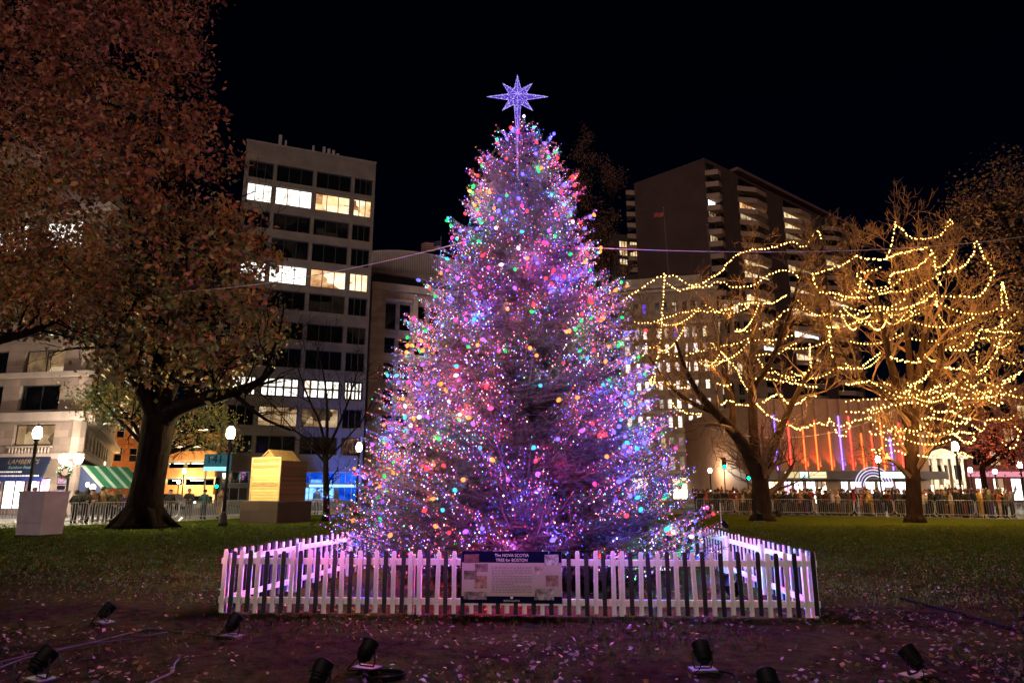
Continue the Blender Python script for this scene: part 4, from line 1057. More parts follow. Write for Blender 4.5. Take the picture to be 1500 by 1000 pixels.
# glowing arch
ca = P(1277, 707, 76)
t = thing('light_arch', 'round arch of white and violet light tubes before the shop fronts', 'arch', (ca.x, 75.5, 0))
zc = ZP(712, 75.5)
for k, (r_, c) in enumerate([(2.05, (.75, .7, 1)), (1.75, (.9, .8, 1)), (1.45, (.6, .5, 1)), (1.15, (.9, .85, 1))]):
    mb = MB(); mb.tube([(math.cos(a) * r_, 0, zc + math.sin(a) * r_) for a in [math.pi * i / 20 for i in range(21)]], .055, 6); mb.build('light_tube', glow(f'arch_{k}', c, 1.3), t)
mb = MB()
for s in (-1, 1): mb.cbox(s * 1.6 - .5, s * 1.6 + .5, -.15, .15, 0, zc - .08, .03)
mb.build('pillar', mat('arch_pillar', (.4, .38, .45), .6, .1, 1), t)

# ---- small pale classical building and the warm blocks at the right
A = P(1342, 655, 84); B = P(1404, 655, 84)
cla = Building('columned_building', 'small pale building with columns and a low pediment right of the straight tree trunk', 'building', A, B, 14, mat('pale_column_stone', (.45, .38, .28), .8, .12, 1))
ze = cla.uz(1370, 672)[1]
cla.facade([(.5, ze * .45), (ze * .55, ze - .7)], [(.6 + k * 1.75, 1.75 + k * 1.75) for k in range(3)], ze, .5); cla.body(ze, y0=.52)
for k in range(3):
    cla.window(.6 + k * 1.75, 1.75 + k * 1.75, .5, ze * .45, shop_warm, 2, 1, y=.25); cla.window(.6 + k * 1.75, 1.75 + k * 1.75, ze * .55, ze - .7, dim_pane, 2, 2, y=.25)
mb = MB(); mb.box(-.4, cla.L + .4, -.9, -.01, ze + .003, ze + .35); mb.prism([(-.3, ze + .36), (cla.L + .3, ze + .36), (cla.L / 2, ze + 1.25)], -.8, 1.5); mb.build('pediment', cla.mw, cla.t)
for k in range(5):
    mb = MB(); mb.lathe([(.26, 0), (.26, .2), (.2, .25), (.17, ze - .3), (.26, ze - .15), (.26, ze)], 10, M=Matrix.Translation((.2 + k * (cla.L - .4) / 4, -.5, 0))); mb.build('column', cla.mw, cla.t, True)
A = P(1400, 560, 98); B = P(1640, 545, 104)
red = Building('red_lit_block', 'brick block with bright shop windows under the red-lit tree at the right edge', 'building', A, B, 20, masonry('red_brick', (.22, .08, .05), (.12, .07, .05), .8, .3))
zr = A.z
rows = [(.3, 3.4), (5.2, 7.2), (8.6, 10.6), (12, 14)]; bays = [(1 + k * 3.0, 3.0 + k * 3.0) for k in range(7)]
red.facade(rows, bays, zr, .5); red.body(zr, y0=.52)
for i, r in enumerate(rows):
    for j, bb in enumerate(bays): red.window(bb[0], bb[1], r[0], r[1], shop_white if i == 0 and j % 3 != 1 else (shop_warm if i == 0 else (lit_gold if (i * 3 + j) % 4 == 0 else dim_pane)), 2, 2, y=.25)
mb = MB(); mb.box(-.2, red.L, -1.6, -.01, 3.6, 4.3); mb.build('canopy', glow('pink_canopy', (1, .35, .45), .9), red.t)
area(P(1462, 690, 62), P(1470, 600, 62), 1600, (1, .05, .06), .2, 130)

# ---- the corner building at the left with the shop
A = P(-90, 610, 52.5); B = P(121, 606, 50)
shp = Building('corner_building', 'grey stone corner building with a blue shop awning and a balustrade under its window', 'building', A, B, 1, masonry('shop_stone', (.27, .2, .165), (.18, .14, .12), 1.4, .55))
u_ = lambda px, py=630: shp.uz(px, py)[0]
z_ = lambda py, px=70: shp.uz(px, py)[1]
sy = Vector((PX(168, 95, 8) - B.x, 95 - B.y, 0)); sl = (Matrix.Rotation(-shp.rz, 3, 'Z') @ sy)
topz = 30
rows = [(z_(651), z_(621)), (z_(600), z_(563)), (z_(545), z_(512)), (z_(492), z_(455)), (z_(432), z_(392)), (z_(365), z_(325))]
bays = [(u_(-62), u_(-5)), (u_(20), u_(80))]
shp.facade(rows, bays, topz, .5, base=z_(668))
for i, r in enumerate(rows):
    for j, bb in enumerate(bays): shp.window(bb[0], bb[1], r[0], r[1], [lit_soft, dim_pane, lit_soft, dim_pane, dim_pane, lit_white][i] if (i, j) != (2, 0) else dim_pane, 2, 1, y=.25)
# side wall down the street with its own windows: a slanted return
mb = MB(); L2 = sl.length; sd = sl.normalized(); nn_ = Vector((sd.y, -sd.x, 0))
Ms = Matrix(((sd.x, -nn_.x, 0, shp.L), (sd.y, -nn_.y, 0, 0), (0, 0, 1, 0), (0, 0, 0, 1)))
bays2 = [(1.2 + k * 4.2, 3.2 + k * 4.2) for k in range(9)]
z = z_(668)
for (a, b) in rows[:5]:
    mb.box(0, L2, 0, .5, z, a, M=Ms); x = 0
    for p, q in bays2: mb.box(x, p, .003, .5, a, b, M=Ms); x = q
    mb.box(x, L2, .003, .5, a, b, M=Ms); z = b
mb.box(0, L2, 0, .5, z, topz, M=Ms); mb.build('side_wall', shp.mw, shp.t)
mb = MB(); q0, q1 = Vector((.2, .62, 0)), Vector((shp.L - .75, .62, 0)); q2 = q1 + sl * .98; q3 = q0 + sl * .98
mb.add([Vector((v.x, v.y, z)) for z in (0, topz - .2) for v in (q0, q1, q2, q3)], [(0, 3, 2, 1), (4, 5, 6, 7), (0, 1, 5, 4), (1, 2, 6, 5), (2, 3, 7, 6), (3, 0, 4, 7)])
mb.build('body', shp.mw, shp.t)
for (a, b) in rows[:4]:
    for k, (p, q) in enumerate(bays2):
        mb = frame_mesh(q - p, b - a, 1, 2); fo_ = mb.build('window', m_framelight, shp.t); pm_ = MB(); pm_.add([(0, .05, 0), (q - p, .05, 0), (q - p, .05, b - a), (0, .05, b - a)], [(0, 1, 2, 3)])
        fo_.matrix_local = Ms @ Matrix.Translation((p, .28, a)); pm_.build('pane', dim_pane if (k * 3 + int(a)) % 4 else lit_soft, fo_)
cm = mat('shop_cornice', (.38, .3, .26), .8, .15, 1)
for (za, zb3, pr) in [(z_(617), z_(605), .8), (z_(553), z_(546), .5), (z_(672), z_(664), .45), (z_(318), z_(308), .6)]:
    mb = MB(); mb.box(-.3, shp.L + pr, -pr, -.01, za, zb3); mb.box(.05, L2, -pr, -.01, za + .004, zb3 - .004, M=Ms); mb.build('cornice', cm, shp.t)
mb = MB(); bz0, bz1 = z_(665), z_(653)
for bb in bays:
    for k in range(13): x = bb[0] + .1 + (bb[1] - bb[0] - .2) * k / 12; mb.lathe([(.05, bz0), (.08, bz0 + .2), (.04, bz1 - .12)], 6, M=Matrix.Translation((x, -.2, 0)))
    mb.box(bb[0] - .1, bb[1] + .1, -.32, -.08, bz1 - .118, bz1)
mb.build('balustrade', cm, shp.t)
# shop awning with its name
m_awn = mat('awning_blue', (.008, .014, .045), .7, .2, 3)
zt3, zb3, zf = z_(669), z_(699), z_(705)
xa, xb = .0, u_(88)
mb = MB(); mb.prism([(0, 0), (1, 0), (1, .01)], 0, 0.01)
mb = MB(); mb.add([(xa, -.45, zt3), (xb, -.45, zt3), (xb, -1.0, zb3), (xa, -1.0, zb3), (xa, -.35, zt3), (xb, -.35, zt3), (xb, -.9, zb3), (xa, -.9, zb3)], [(3, 2, 1, 0), (4, 5, 6, 7), (0, 1, 5, 4), (2, 3, 7, 6), (1, 2, 6, 5), (3, 0, 4, 7)])
awn = mb.build('awning', m_awn, shp.t)
mb = MB(); mb.box(xa, xb, -1.02, -.92, zf, zb3 - .003); mb.build('valance', mat('awning_valance', (.02, .04, .22), .7, .2, 3), awn)
tilt = math.atan2(.55, zt3 - zb3)
def awtext(s, size, f, m_, px, sx=1):
    zc_ = zt3 + (zb3 - zt3) * f; text('lettering', s, size, m_, awn, (u_(px, 685), -.47 - .55 * f, zc_), (math.pi / 2 - tilt, 0, 0), sx=sx)
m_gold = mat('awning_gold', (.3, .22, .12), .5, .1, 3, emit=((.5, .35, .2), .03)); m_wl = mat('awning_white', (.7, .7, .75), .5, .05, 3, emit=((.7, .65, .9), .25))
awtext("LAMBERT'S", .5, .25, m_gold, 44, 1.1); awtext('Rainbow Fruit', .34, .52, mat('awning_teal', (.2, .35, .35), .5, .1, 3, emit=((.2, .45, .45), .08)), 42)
mb = MB()
for f, x0_, x1_ in ((.74, 14, 47), (.93, 0, 74)):
    zc_ = zt3 + (zb3 - zt3) * f; x = u_(x0_, 690)
    while x < u_(x1_, 690): ww = rnd.uniform(.07, .3); mb.box(x, x + ww, -.475 - .55 * f, -.458 - .55 * f, zc_ - .05, zc_ + .055); x += ww + .06
mb.build('small_lettering', m_wl, awn)
sb = [(.2 + k * (xb - .4) / 5, .2 + (k + .93) * (xb - .4) / 5) for k in range(5)]
shp.facade([(.35, zf + .25)], sb, z_(668) - .003, .4, name='shop_wall', y=.08)
for bb in sb: shp.window(bb[0], bb[1], .35, zf + .25, shop_white, 2, 1, y=.25)
# pilaster signs by the corner
for k, (pya, pyb, c, s) in enumerate([(698, 708, (.9, .75, 1), .7), (711, 716, (.16, .05, .1), .3), (718, 737, (.75, .7, 1), .9)]):
    mb = MB(); mb.cbox(u_(97), u_(107), -.12, -.005, z_(pyb), z_(pya), .01); mb.build('wall_sign', glow(f'wall_sign_{k}', c, s), shp.t)
mb = MB(); mb.tube([(u_(102) + math.cos(a) * .22, -.14, z_(703) + math.sin(a) * .17) for a in [i * .42 for i in range(16)]], .025, 5); mb.build('emblem', mat('sign_red', (.4, .05, .12), .5, .1, 2), shp.t)
# green awning on the corner's street side
ga = P(113, 681, 49.2)
t = thing('green_awning', 'striped green and white awning round the corner of the shop', 'awning', (ga.x, 49.6, 0), math.atan2(sy.y, sy.x) - R(38))
m_gw, m_gg = mat('awning_green', (.012, .1, .045), .7, .2, 2, emit=((.02, .5, .2), .03)), mat('awning_pale', (.25, .33, .26), .7, .1, 2, emit=((.4, .9, .6), .04))  # faint glow put into the awning cloth itself
zc1, zc2 = ZP(681, 49.6), ZP(714, 49.6)
n = 12
mb = MB()
for k in range(n):
    x0_, x1_ = k * 4.6 / n, (k + 1) * 4.6 / n; mi = 0 if k % 3 else 1
    mb.add([(x0_, -.05, zc1), (x1_, -.05, zc1), (x1_, -1.9, zc2), (x0_, -1.9, zc2), (x0_, -.05, zc1 - .05), (x1_, -.05, zc1 - .05), (x1_, -1.9, zc2 - .05), (x0_, -1.9, zc2 - .05)], [(3, 2, 1, 0), (4, 5, 6, 7), (2, 3, 7, 6), (0, 1, 5, 4)], mi)
mb.build('cover', [m_gw, m_gg], t)
mb = MB(); mb.add([(0, -.05, zc1 - .06), (0, -1.9, zc2 - .06), (0, -1.9, zc2 - .3), (0, -.05, zc2 - .3), (.04, -.05, zc1 - .06), (.04, -1.9, zc2 - .06), (.04, -1.9, zc2 - .3), (.04, -.05, zc2 - .3)], [(0, 1, 2, 3), (7, 6, 5, 4), (0, 4, 5, 1), (1, 5, 6, 2), (2, 6, 7, 3)]); mb.build('end_panel', m_awn, t)
mb = MB(); mb.lathe([(.26, -.01), (.2, .01)], 12, M=Matrix.Translation((-.02, -1.25, zc2 + .02)) @ Matrix.Rotation(R(90), 4, 'Y')); mb.lathe([(.18, -.01), (.13, .01)], 12, M=Matrix.Translation((-.02, -.8, zc2 + .22)) @ Matrix.Rotation(R(90), 4, 'Y')); mb.build('emblem', m_wl, t)
mb = MB(); mb.tube([(.1, -1.85, zc2 - .05), (.1, -1.85, 0)], .035, 6); mb.tube([(4.5, -1.85, zc2 - .05), (4.5, -1.85, 0)], .035, 6); mb.build('post', m_steel, t)

# ---- orange-lit side street: far brick row and the open garage
A = P(160, 470, 112); B = P(236, 480, 118)
org = Building('brick_row', 'tall brick facade glowing orange down the side street left of the trunk', 'building', A, B, 20, masonry('orange_brick', (.34, .16, .08), (.15, .1, .07), 1.2, .5))
rows = [(2.5 + 3.9 * k, 4.8 + 3.9 * k) for k in range(8)]; bays = [(1 + k * 2.3, 2.2 + k * 2.3) for k in range(3)]
org.facade(rows, bays, 33, .5); org.body(33, y0=.52)
for i, r in enumerate(rows):
    for j, bb in enumerate(bays): org.window(bb[0], bb[1], r[0], r[1], lit_gold if (i + j) % 4 == 0 else dim_pane, 1, 2, y=.2, fm=m_framelight)
area(P(190, 690, 106), P(200, 560, 118), 5500, (1, .42, .1), .4, 150)
A = P(218, 640, 100); B = P(318, 655, 96)
gar = Building('open_garage', 'orange-lit open garage with white bands behind the barrier, right of the autumn tree trunk', 'building', A, B, 16, mat('garage_wall', (.5, .24, .1), .8, .15, 1))
gz = ZP(668, 98)
for k in range(4):
    z = 1.2 + k * 2.35
    mb = MB(); mb.box(0, gar.L, 0, .4, z, z + 1.25); mb.build('parapet', gar.mw, gar.t)
    mb = MB(); mb.box(.2, gar.L - .2, .45, 15, z - .25, z - .003); mb.build('deck', mat('garage_deck', (.4, .36, .3), .8, .1, 1), gar.t)
    for j in range(3):
        mb = MB(); mb.box(1 + j * 3.2, 2.6 + j * 3.2 + rnd.uniform(-.5, .8), 1.0, 1.3, z + 1.85, z + 1.95); mb.build('ceiling_light', glow('garage_light', (1, .82, .5), 9), gar.t)
mb = MB()
for x in (0.1, 3.2, 6.5, gar.L - .4): mb.box(x, x + .35, .42, .8, 0, 10.4)
mb.box(0, gar.L, 14.5, 15.4, 0, 10.4); mb.build('frame', MATS['garage_deck'], gar.t)
area(P(270, 735, 92), P(270, 700, 98), 5500, (1, .6, .25), .4, 150)
# ------------------------------------------------------------------ trees
def grow(out, p, d, L, r, lev, maxlev, up=.12, spread=.75, kids=(5, 5, 4, 4), tips=None, wander=.16, r_end=.25):
    n = 5 if lev < 2 else 4
    pts = [p.copy()]; rr = [r]; q = p.copy(); dd = d.normalized()
    for i in range(n):
        dd = (dd + Vector((rnd.gauss(0, wander), rnd.gauss(0, wander), rnd.gauss(0, wander) + up * (.5 if lev else .2)))).normalized()
        q = q + dd * (L / n); pts.append(q.copy()); rr.append(r * (1 - (1 - r_end) * (i + 1) / n))
    out.append((pts, rr, lev))
    if tips is not None and lev >= maxlev - 1: tips.append(q.copy())
    if lev >= maxlev: return
    k = kids[min(lev, len(kids) - 1)]
    for j in range(k):
        u = .3 + .7 * (j + rnd.random()) / k
        i = min(int(u * n), n - 1); b = pts[i].lerp(pts[i + 1], u * n - i); ax = (pts[i + 1] - pts[i]).normalized()
        o = ax.orthogonal().normalized(); o = Matrix.Rotation(rnd.uniform(0, 6.283), 3, ax) @ o
        nd = (ax * (1 - spread * .45) + o * spread + Vector((0, 0, up))).normalized()
        grow(out, b, nd, L * rnd.uniform(.48, .72) * (1.15 - .35 * u), max(.006, rr[i] * rnd.uniform(.42, .6)), lev + 1, maxlev, up, spread, kids, tips, wander, r_end)
def wood_mesh(segs, mb=None, rmin=.008, off=Vector()):
    mb = mb or MB()
    for pts, rr, lev in segs:
        mb.tube([a - off for a in pts], [max(rmin, x) for x in rr], 7 if lev == 0 else (5 if lev < 2 else 3), caps=False)
    return mb
def limb_path(pxs, Y0, dY, r0, r1):
    """main limb through photo points, its depth drifting by dY from foot to tip"""
    n = len(pxs)
    return [P(px, py, Y0 + dY * i / (n - 1)) for i, (px, py) in enumerate(pxs)], [r0 + (r1 - r0) * i / (n - 1) for i in range(n)]
def smooth_path(pts, rr, it=2):
    for _ in range(it):
        a, b = [pts[0]], [rr[0]]
        for i in range(len(pts) - 1):
            a += [pts[i].lerp(pts[i + 1], .25), pts[i].lerp(pts[i + 1], .75)]; b += [rr[i] * .75 + rr[i + 1] * .25, rr[i] * .25 + rr[i + 1] * .75]
        pts, rr = a + [pts[-1]], b + [rr[-1]]
    return pts, rr
def bare_tree(name, label, foot_px, Y, limbs, m, maxlev, L, kids, trunk=None, up=.12, spread=.75, group=None, nside=7, rmin=.009, rs=.5):
    base = G(*foot_px) if Y is None else Vector((PX(foot_px[0], Y, 0), Y, 0))
    Y = base.y
    t = thing(name, label, 'tree', base, 0, group)
    mb = MB(); tips = []; segs = []
    for pxs, dY, r0, r1 in limbs:
        pts, rr = limb_path(pxs, Y, dY, r0, r1); pts, rr = smooth_path(pts, rr)
        if pxs[0][1] >= foot_px[1] - 8:
            pts[0] = Vector((pts[0].x, Y, -.05)); rr[0] *= 1.5; rr[1] *= 1.22
            mb.tube([p - base for p in pts], rr, 12)
        else: mb.tube([p - base for p in pts], rr, 9)
        n = len(pts)
        for j in range(nside):
            u = .35 + .65 * (j + rnd.random()) / nside
            i = min(int(u * (n - 1)), n - 2); ax = (pts[i + 1] - pts[i]).normalized()
            o = Matrix.Rotation(rnd.uniform(0, 6.283), 3, ax) @ ax.orthogonal().normalized()
            grow(segs, pts[i].copy(), (ax * .55 + o * spread + Vector((0, 0, up))).normalized(), L * rnd.uniform(.65, 1.15) * (1.1 - .3 * u), rr[i] * rs, 1, maxlev, up, spread, kids, tips)
    mb.build('trunk', m, t, True)
    wood_mesh(segs, None, rmin, base).build('branches', m_fine if m is m_twig else m, t)
    return t, base, tips

m_fine = mat('fine_twigs', (.1, .058, .03), .85, .35, 4)
# the two bare trees hung with warm lights
T1, b1, tips1 = bare_tree('bare_tree', 'forked bare tree hung with warm lights, just right of the conifer', (1117, 757), 40.5,
    [([(1117, 757), (1116, 735), (1114, 712), (1112, 690)], 0, .54, .43), ([(1113, 702), (1096, 662), (1072, 628), (1048, 604), (1025, 578), (1005, 545), (990, 500)], -2.2, .42, .07), ([(1110, 700), (1106, 660), (1103, 615), (1100, 560), (1102, 500), (1108, 440), (1112, 395)], .8, .36, .05),
     ([(1117, 704), (1128, 668), (1142, 632), (1160, 590), (1185, 545), (1205, 500), (1215, 450)], 1.6, .3, .05), ([(1072, 628), (1075, 590), (1062, 545), (1050, 500), (1045, 455)], 1.5, .22, .04), ([(1100, 575), (1130, 530), (1150, 480), (1165, 430), (1175, 390)], -1.5, .2, .04), ([(1048, 604), (1010, 590), (975, 560), (950, 520)], -.5, .18, .04)],
    m_twig, 4, 3.2, (5, 5, 4, 3), up=.16, spread=.7, group='bare trees hung with warm lights', nside=9, rmin=.012)
T2, b2, tips2 = bare_tree('bare_tree', 'straight-trunked bare tree hung with warm lights at the right', (1340, 759), 38.5,
    [([(1340, 759), (1339, 735), (1337, 700), (1335, 655), (1336, 620), (1338, 596)], 0, .42, .33), ([(1335, 612), (1318, 575), (1305, 535), (1296, 490), (1285, 440), (1278, 400)], -1.2, .3, .05), ([(1338, 605), (1345, 560), (1352, 510), (1360, 460), (1365, 410), (1368, 365)], .6, .33, .05),
     ([(1337, 606), (1362, 570), (1375, 530), (1388, 480), (1400, 430), (1412, 380)], -.8, .27, .05), ([(1339, 604), (1375, 585), (1415, 560), (1450, 520), (1475, 470)], 1.5, .22, .04), ([(1333, 640), (1322, 600), (1290, 575), (1255, 545), (1225, 505), (1210, 450)], 1.2, .2, .04), ([(1338, 598), (1333, 540), (1328, 480), (1318, 420), (1312, 350)], 1.5, .24, .04), ([(1340, 630), (1380, 625), (1420, 615), (1455, 600)], -1.0, .14, .03)],
    m_twig, 4, 3.0, (5, 5, 4, 3), up=.16, spread=.7, group='bare trees hung with warm lights', nside=9, rmin=.012)
bare_tree('small_bare_tree', 'slender dark bare tree between the boarded hut and the conifer', (478, 757), 40,
    [([(478, 757), (478, 725), (477, 690), (478, 655)], 0, .2, .13), ([(478, 665), (470, 620), (452, 585), (440, 550), (430, 520)], .8, .1, .02), ([(478, 660), (480, 615), (478, 570), (470, 530), (462, 500)], -.6, .1, .02), ([(478, 662), (495, 625), (510, 590), (520, 555), (532, 520)], .6, .09, .02), ([(478, 675), (510, 640), (535, 610), (548, 580)], -.8, .07, .015), ([(478, 680), (450, 645), (420, 620), (400, 590)], -.5, .07, .015)],
    m_darkbark, 3, 1.9, (4, 4, 3), up=.14, spread=.62, nside=6, rmin=.01)
bt, bb_, tipsB = bare_tree('twiggy_tree', 'tall dark twiggy tree rising behind the right shoulder of the conifer', (862, 749), 52,
    [([(862, 749), (862, 650), (860, 560), (858, 470), (858, 380), (856, 300), (856, 255)], 0, .5, .05), ([(861, 600), (880, 520), (892, 440), (896, 370)], 1, .22, .03), ([(861, 580), (845, 480), (835, 400), (830, 320)], -1, .22, .03), ([(860, 520), (875, 430), (880, 350), (878, 290)], 1.5, .2, .03)],
    m_darkbark, 4, 3.4, (5, 5, 4, 3), up=.3, spread=.55, nside=9, rmin=.012)
C = np.array([list(t) for t in tipsB]) - np.array(bb_); C = np.repeat(C, 3, 0) + nrg.normal(0, .2, (len(C) * 3, 3))
V, FA = leafcards(C, .13, .4)
put('foliage', npmesh('foliage', V, FA, [mat('leaf_dark_brown', (.1, .05, .035), .7, .4, 4)]), bt)

# the big autumn tree
def ellip(cx, cy, Y, rx, ry, rY): 
    c = P(cx, cy, Y); k = (Y * CP + (c.z - H) * SP) / F
    return (np.array(c), np.array([rx * k, rY, ry * k]))
def crown_points(ells, nclump, per, sd, shell=.55, zmin=2.6):
    vol = np.array([e[1].prod() for e in ells]) ** .7; vol /= vol.sum(); out = []
    pick = nrg.choice(len(ells), nclump, p=vol)
    d = nrg.normal(size=(nclump, 3)); d /= np.linalg.norm(d, axis=1)[:, None]
    r = shell + (1 - shell) * nrg.uniform(0, 1, nclump) ** .6
    cen = np.array([ells[k][0] for k in pick]) + d * r[:, None] * np.array([ells[k][1] for k in pick])
    C = np.repeat(cen, per, 0) + nrg.normal(0, 1, (nclump * per, 3)) * sd * np.array([1.15, 1.15, .7])
    keep = C[:, 2] > zmin
    return C[keep], np.repeat(nrg.uniform(0, 1, nclump), per)[keep]
YT = 33.0
base = Vector((PX(208, YT, 0), YT, 0))
big_t = thing('autumn_tree', 'big old tree with red and golden leaves and a thick flaring trunk', 'tree', base)
mb = MB()
tr_px = [(207, 770), (208, 762), (211, 748), (214, 725), (219, 700), (224, 670), (229, 640), (234, 610)]
pts, rr = limb_path(tr_px, YT, 0, 1.25, .66); rr = [1.25, 1.02, .86, .74, .70, .70, .72, .74]
pts, rr = smooth_path(pts, rr); pts[0].z = -.05
b0 = len(mb.v); mb.tube([p - base for p in pts], rr, 22)
for a, L_ in [(.3, 1.7), (1.4, 1.3), (2.7, 1.9), (3.6, 1.5), (4.6, 1.6), (5.5, 1.4)]:   # root flare
    dv_ = Vector((math.cos(a), math.sin(a), 0)); mb.tube([dv_ * .35 + Vector((0, 0, 1.1)), dv_ * .75 + Vector((0, 0, .5)), dv_ * 1.15 + Vector((0, 0, .18)), dv_ * L_ + Vector((0, 0, -.05))], [.34, .32, .24, .06], 9)
segs = []
for pxs, dY, r0, r1 in [([(233, 625), (252, 600), (285, 588), (320, 580), (352, 572), (380, 560), (400, 540)], -2.5, .5, .1), ([(232, 622), (228, 580), (232, 540), (240, 490), (245, 430), (240, 360)], 1.5, .5, .12), ([(230, 620), (212, 580), (190, 540), (165, 490), (140, 430)], -1.5, .4, .1), ([(235, 605), (255, 560), (275, 510), (300, 450), (320, 390)], -3.0, .36, .08), ([(238, 500), (225, 420), (210, 320), (200, 220), (195, 100)], .5, .3, .06), ([(240, 490), (262, 400), (270, 300), (265, 200), (255, 90)], -1.0, .28, .05)]:
    p_, r_ = limb_path(pxs, YT, dY, r0, r1); p_, r_ = smooth_path(p_, r_); mb.tube([q - base for q in p_], r_, 10)
    for j in range(7):
        u = .3 + .7 * (j + rnd.random()) / 7; i = min(int(u * (len(p_) - 1)), len(p_) - 2); ax = (p_[i + 1] - p_[i]).normalized()
        o = Matrix.Rotation(rnd.uniform(0, 6.283), 3, ax) @ ax.orthogonal().normalized(); grow(segs, p_[i].copy(), (ax * .6 + o * .7).normalized(), 4.0 * rnd.uniform(.6, 1.1), r_[i] * .5, 1, 3, .1, .7, (4, 4, 3))
mb.build('trunk', m_darkbark, big_t, True)
wood_mesh(segs, None, .012, base).build('branches', m_darkbark, big_t)
ells = [ellip(165, 120, 33, 150, 175, 6.5), ellip(95, 330, 32, 150, 120, 6.5), ellip(250, 250, 32, 100, 100, 5.5), ellip(300, 385, 31, 92, 90, 5), ellip(200, 440, 32, 110, 80, 5.5), ellip(325, 470, 30.5, 78, 80, 4), ellip(60, 440, 30, 90, 55, 5), ellip(230, -20, 33, 75, 60, 5), ellip(230, 520, 32, 110, 50, 4), ellip(30, 60, 32, 130, 160, 6), ellip(345, 375, 31, 46, 70, 3), ellip(325, 530, 30.5, 50, 36, 3)]
C, ph = crown_points(ells, 840, 64, .42, .42)
hN = (C[:, 2] - 8) / 14 + nrg.normal(0, .3, len(C)) + (ph - .5) * .7
mi = np.select([hN > .98, hN > .6, hN > .3, hN > .12], [0, 1, 2, 3], 4)
mi = np.where(nrg.uniform(0, 1, len(C)) < .22, 5, mi)
V, FA = leafcards(C - np.array(base), .25, .7)
al = [mat('autumn_crimson', (.33, .12, .08), .6, .4, 1.5), mat('autumn_red', (.33, .12, .05), .6, .4, 1.5), mat('autumn_orange', (.3, .115, .03), .6, .4, 1.5), mat('autumn_gold', (.34, .18, .03), .6, .4, 1.5), mat('autumn_olive', (.16, .16, .035), .6, .4, 1.5), mat('autumn_brown', (.05, .022, .015), .6, .4, 1.5)]
put('foliage', npmesh('foliage', V, FA, al, mi), big_t)
# a bough and crown reaching in from a tree outside the left edge
YL = 26.0; base = Vector((PX(-85, YL, 0), YL, 0))
lt = thing('golden_tree', 'golden-green tree reaching in over the left edge with one dark bough', 'tree', base)
mb = MB(); segs = []
for pxs, dY, r0, r1 in [([(-85, 790), (-88, 700), (-84, 600), (-78, 540), (-70, 480), (-60, 380)], 0, .6, .25), ([(-80, 545), (-40, 512), (0, 497), (35, 490), (65, 478), (88, 468)], .6, .27, .06), ([(30, 491), (45, 475), (55, 462), (60, 445)], .3, .08, .03), ([(-75, 480), (-30, 430), (10, 380), (40, 320)], 1, .2, .05)]:
    p_, r_ = limb_path(pxs, YL, dY, r0, r1); p_, r_ = smooth_path(p_, r_); mb.tube([q - base for q in p_], r_, 10)
    for j in range(6):
        u = .45 + .55 * (j + rnd.random()) / 6; i = min(int(u * (len(p_) - 1)), len(p_) - 2); ax = (p_[i + 1] - p_[i]).normalized()
        o = Matrix.Rotation(rnd.uniform(0, 6.283), 3, ax) @ ax.orthogonal().normalized(); grow(segs, p_[i].copy(), (ax * .6 + o * .7).normalized(), 1.8, min(.07, r_[i] * .5), 1, 3, .1, .7, (4, 3, 3))
mb.build('trunk', m_darkbark, lt, True); wood_mesh(segs, None, .01, base).build('branches', m_darkbark, lt)
ells = [ellip(20, 340, 26, 100, 60, 4), ellip(90, 400, 26.5, 75, 70, 3.5), ellip(20, 430, 25.5, 80, 45, 3), ellip(-70, 320, 26, 110, 150, 5)]
C, ph = crown_points(ells, 330, 60, .36, .4); hN = ph + nrg.normal(0, .2, len(C))
V, FA = leafcards(C - np.array(base), .16, .4)
put('foliage', npmesh('foliage', V, FA, [al[3], al[4], al[2]], np.select([hN > .6, hN > .3], [0, 1], 2)), lt)
# low green crowns along the side street, the brown crown and the red-lit tree at the right
def leafy(name, label, foot, Y, ells, n, per, sd, size, mats, ps, tr, seg_l=1.6, r0=.22, zmin=2.2):
    base = Vector((PX(foot[0], Y, 0), Y, 0)); t = thing(name, label, 'tree', base); mb = MB(); segs = []
    tops = [Vector(e[0]) for e in ells]
    fork = Vector((base.x, base.y, tr)); mb.tube([Vector((0, 0, -.05)), Vector((.03, .02, tr * .5)), fork - base], [r0 * 1.4, r0, r0 * .8], 10)
    for q in tops:
        mid = fork.lerp(q, .5) + Vector((rnd.gauss(0, .2), rnd.gauss(0, .2), .2)); mb.tube([fork - base, mid - base, q - base], [r0 * .7, r0 * .45, r0 * .15], 7)
        for k in range(6): u = rnd.uniform(.3, 1); p = fork.lerp(q, u); grow(segs, p, Vector((rnd.gauss(0, 1), rnd.gauss(0, 1), rnd.gauss(.3, .6))).normalized(), seg_l, r0 * .25, 1, 3, .1, .7, (4, 3, 3))
    mb.build('trunk', m_darkbark, t, True); wood_mesh(segs, None, .012, base).build('branches', m_darkbark, t)
    C, ph = crown_points(ells, n, per, sd, .25, zmin); V, FA = leafcards(C - np.array(base), size, .4)
    put('foliage', npmesh('foliage', V, FA, mats, nrg.choice(len(mats), len(C), p=ps)), t); return t
g1, g2 = mat('leaf_green', (.05, .09, .025), .6, .4, 2), mat('leaf_lime', (.2, .2, .04), .6, .4, 2)
leafy('street_tree', 'low green-leaved street tree left of the autumn trunk, before the orange street', (212, 760), 44, [ellip(165, 585, 44, 48, 26, 2.5), ellip(190, 612, 44, 36, 18, 2), ellip(140, 575, 44, 28, 16, 2)], 75, 40, .45, .2, [g1, al[4], al[2]], [.55, .3, .15], 4.0)
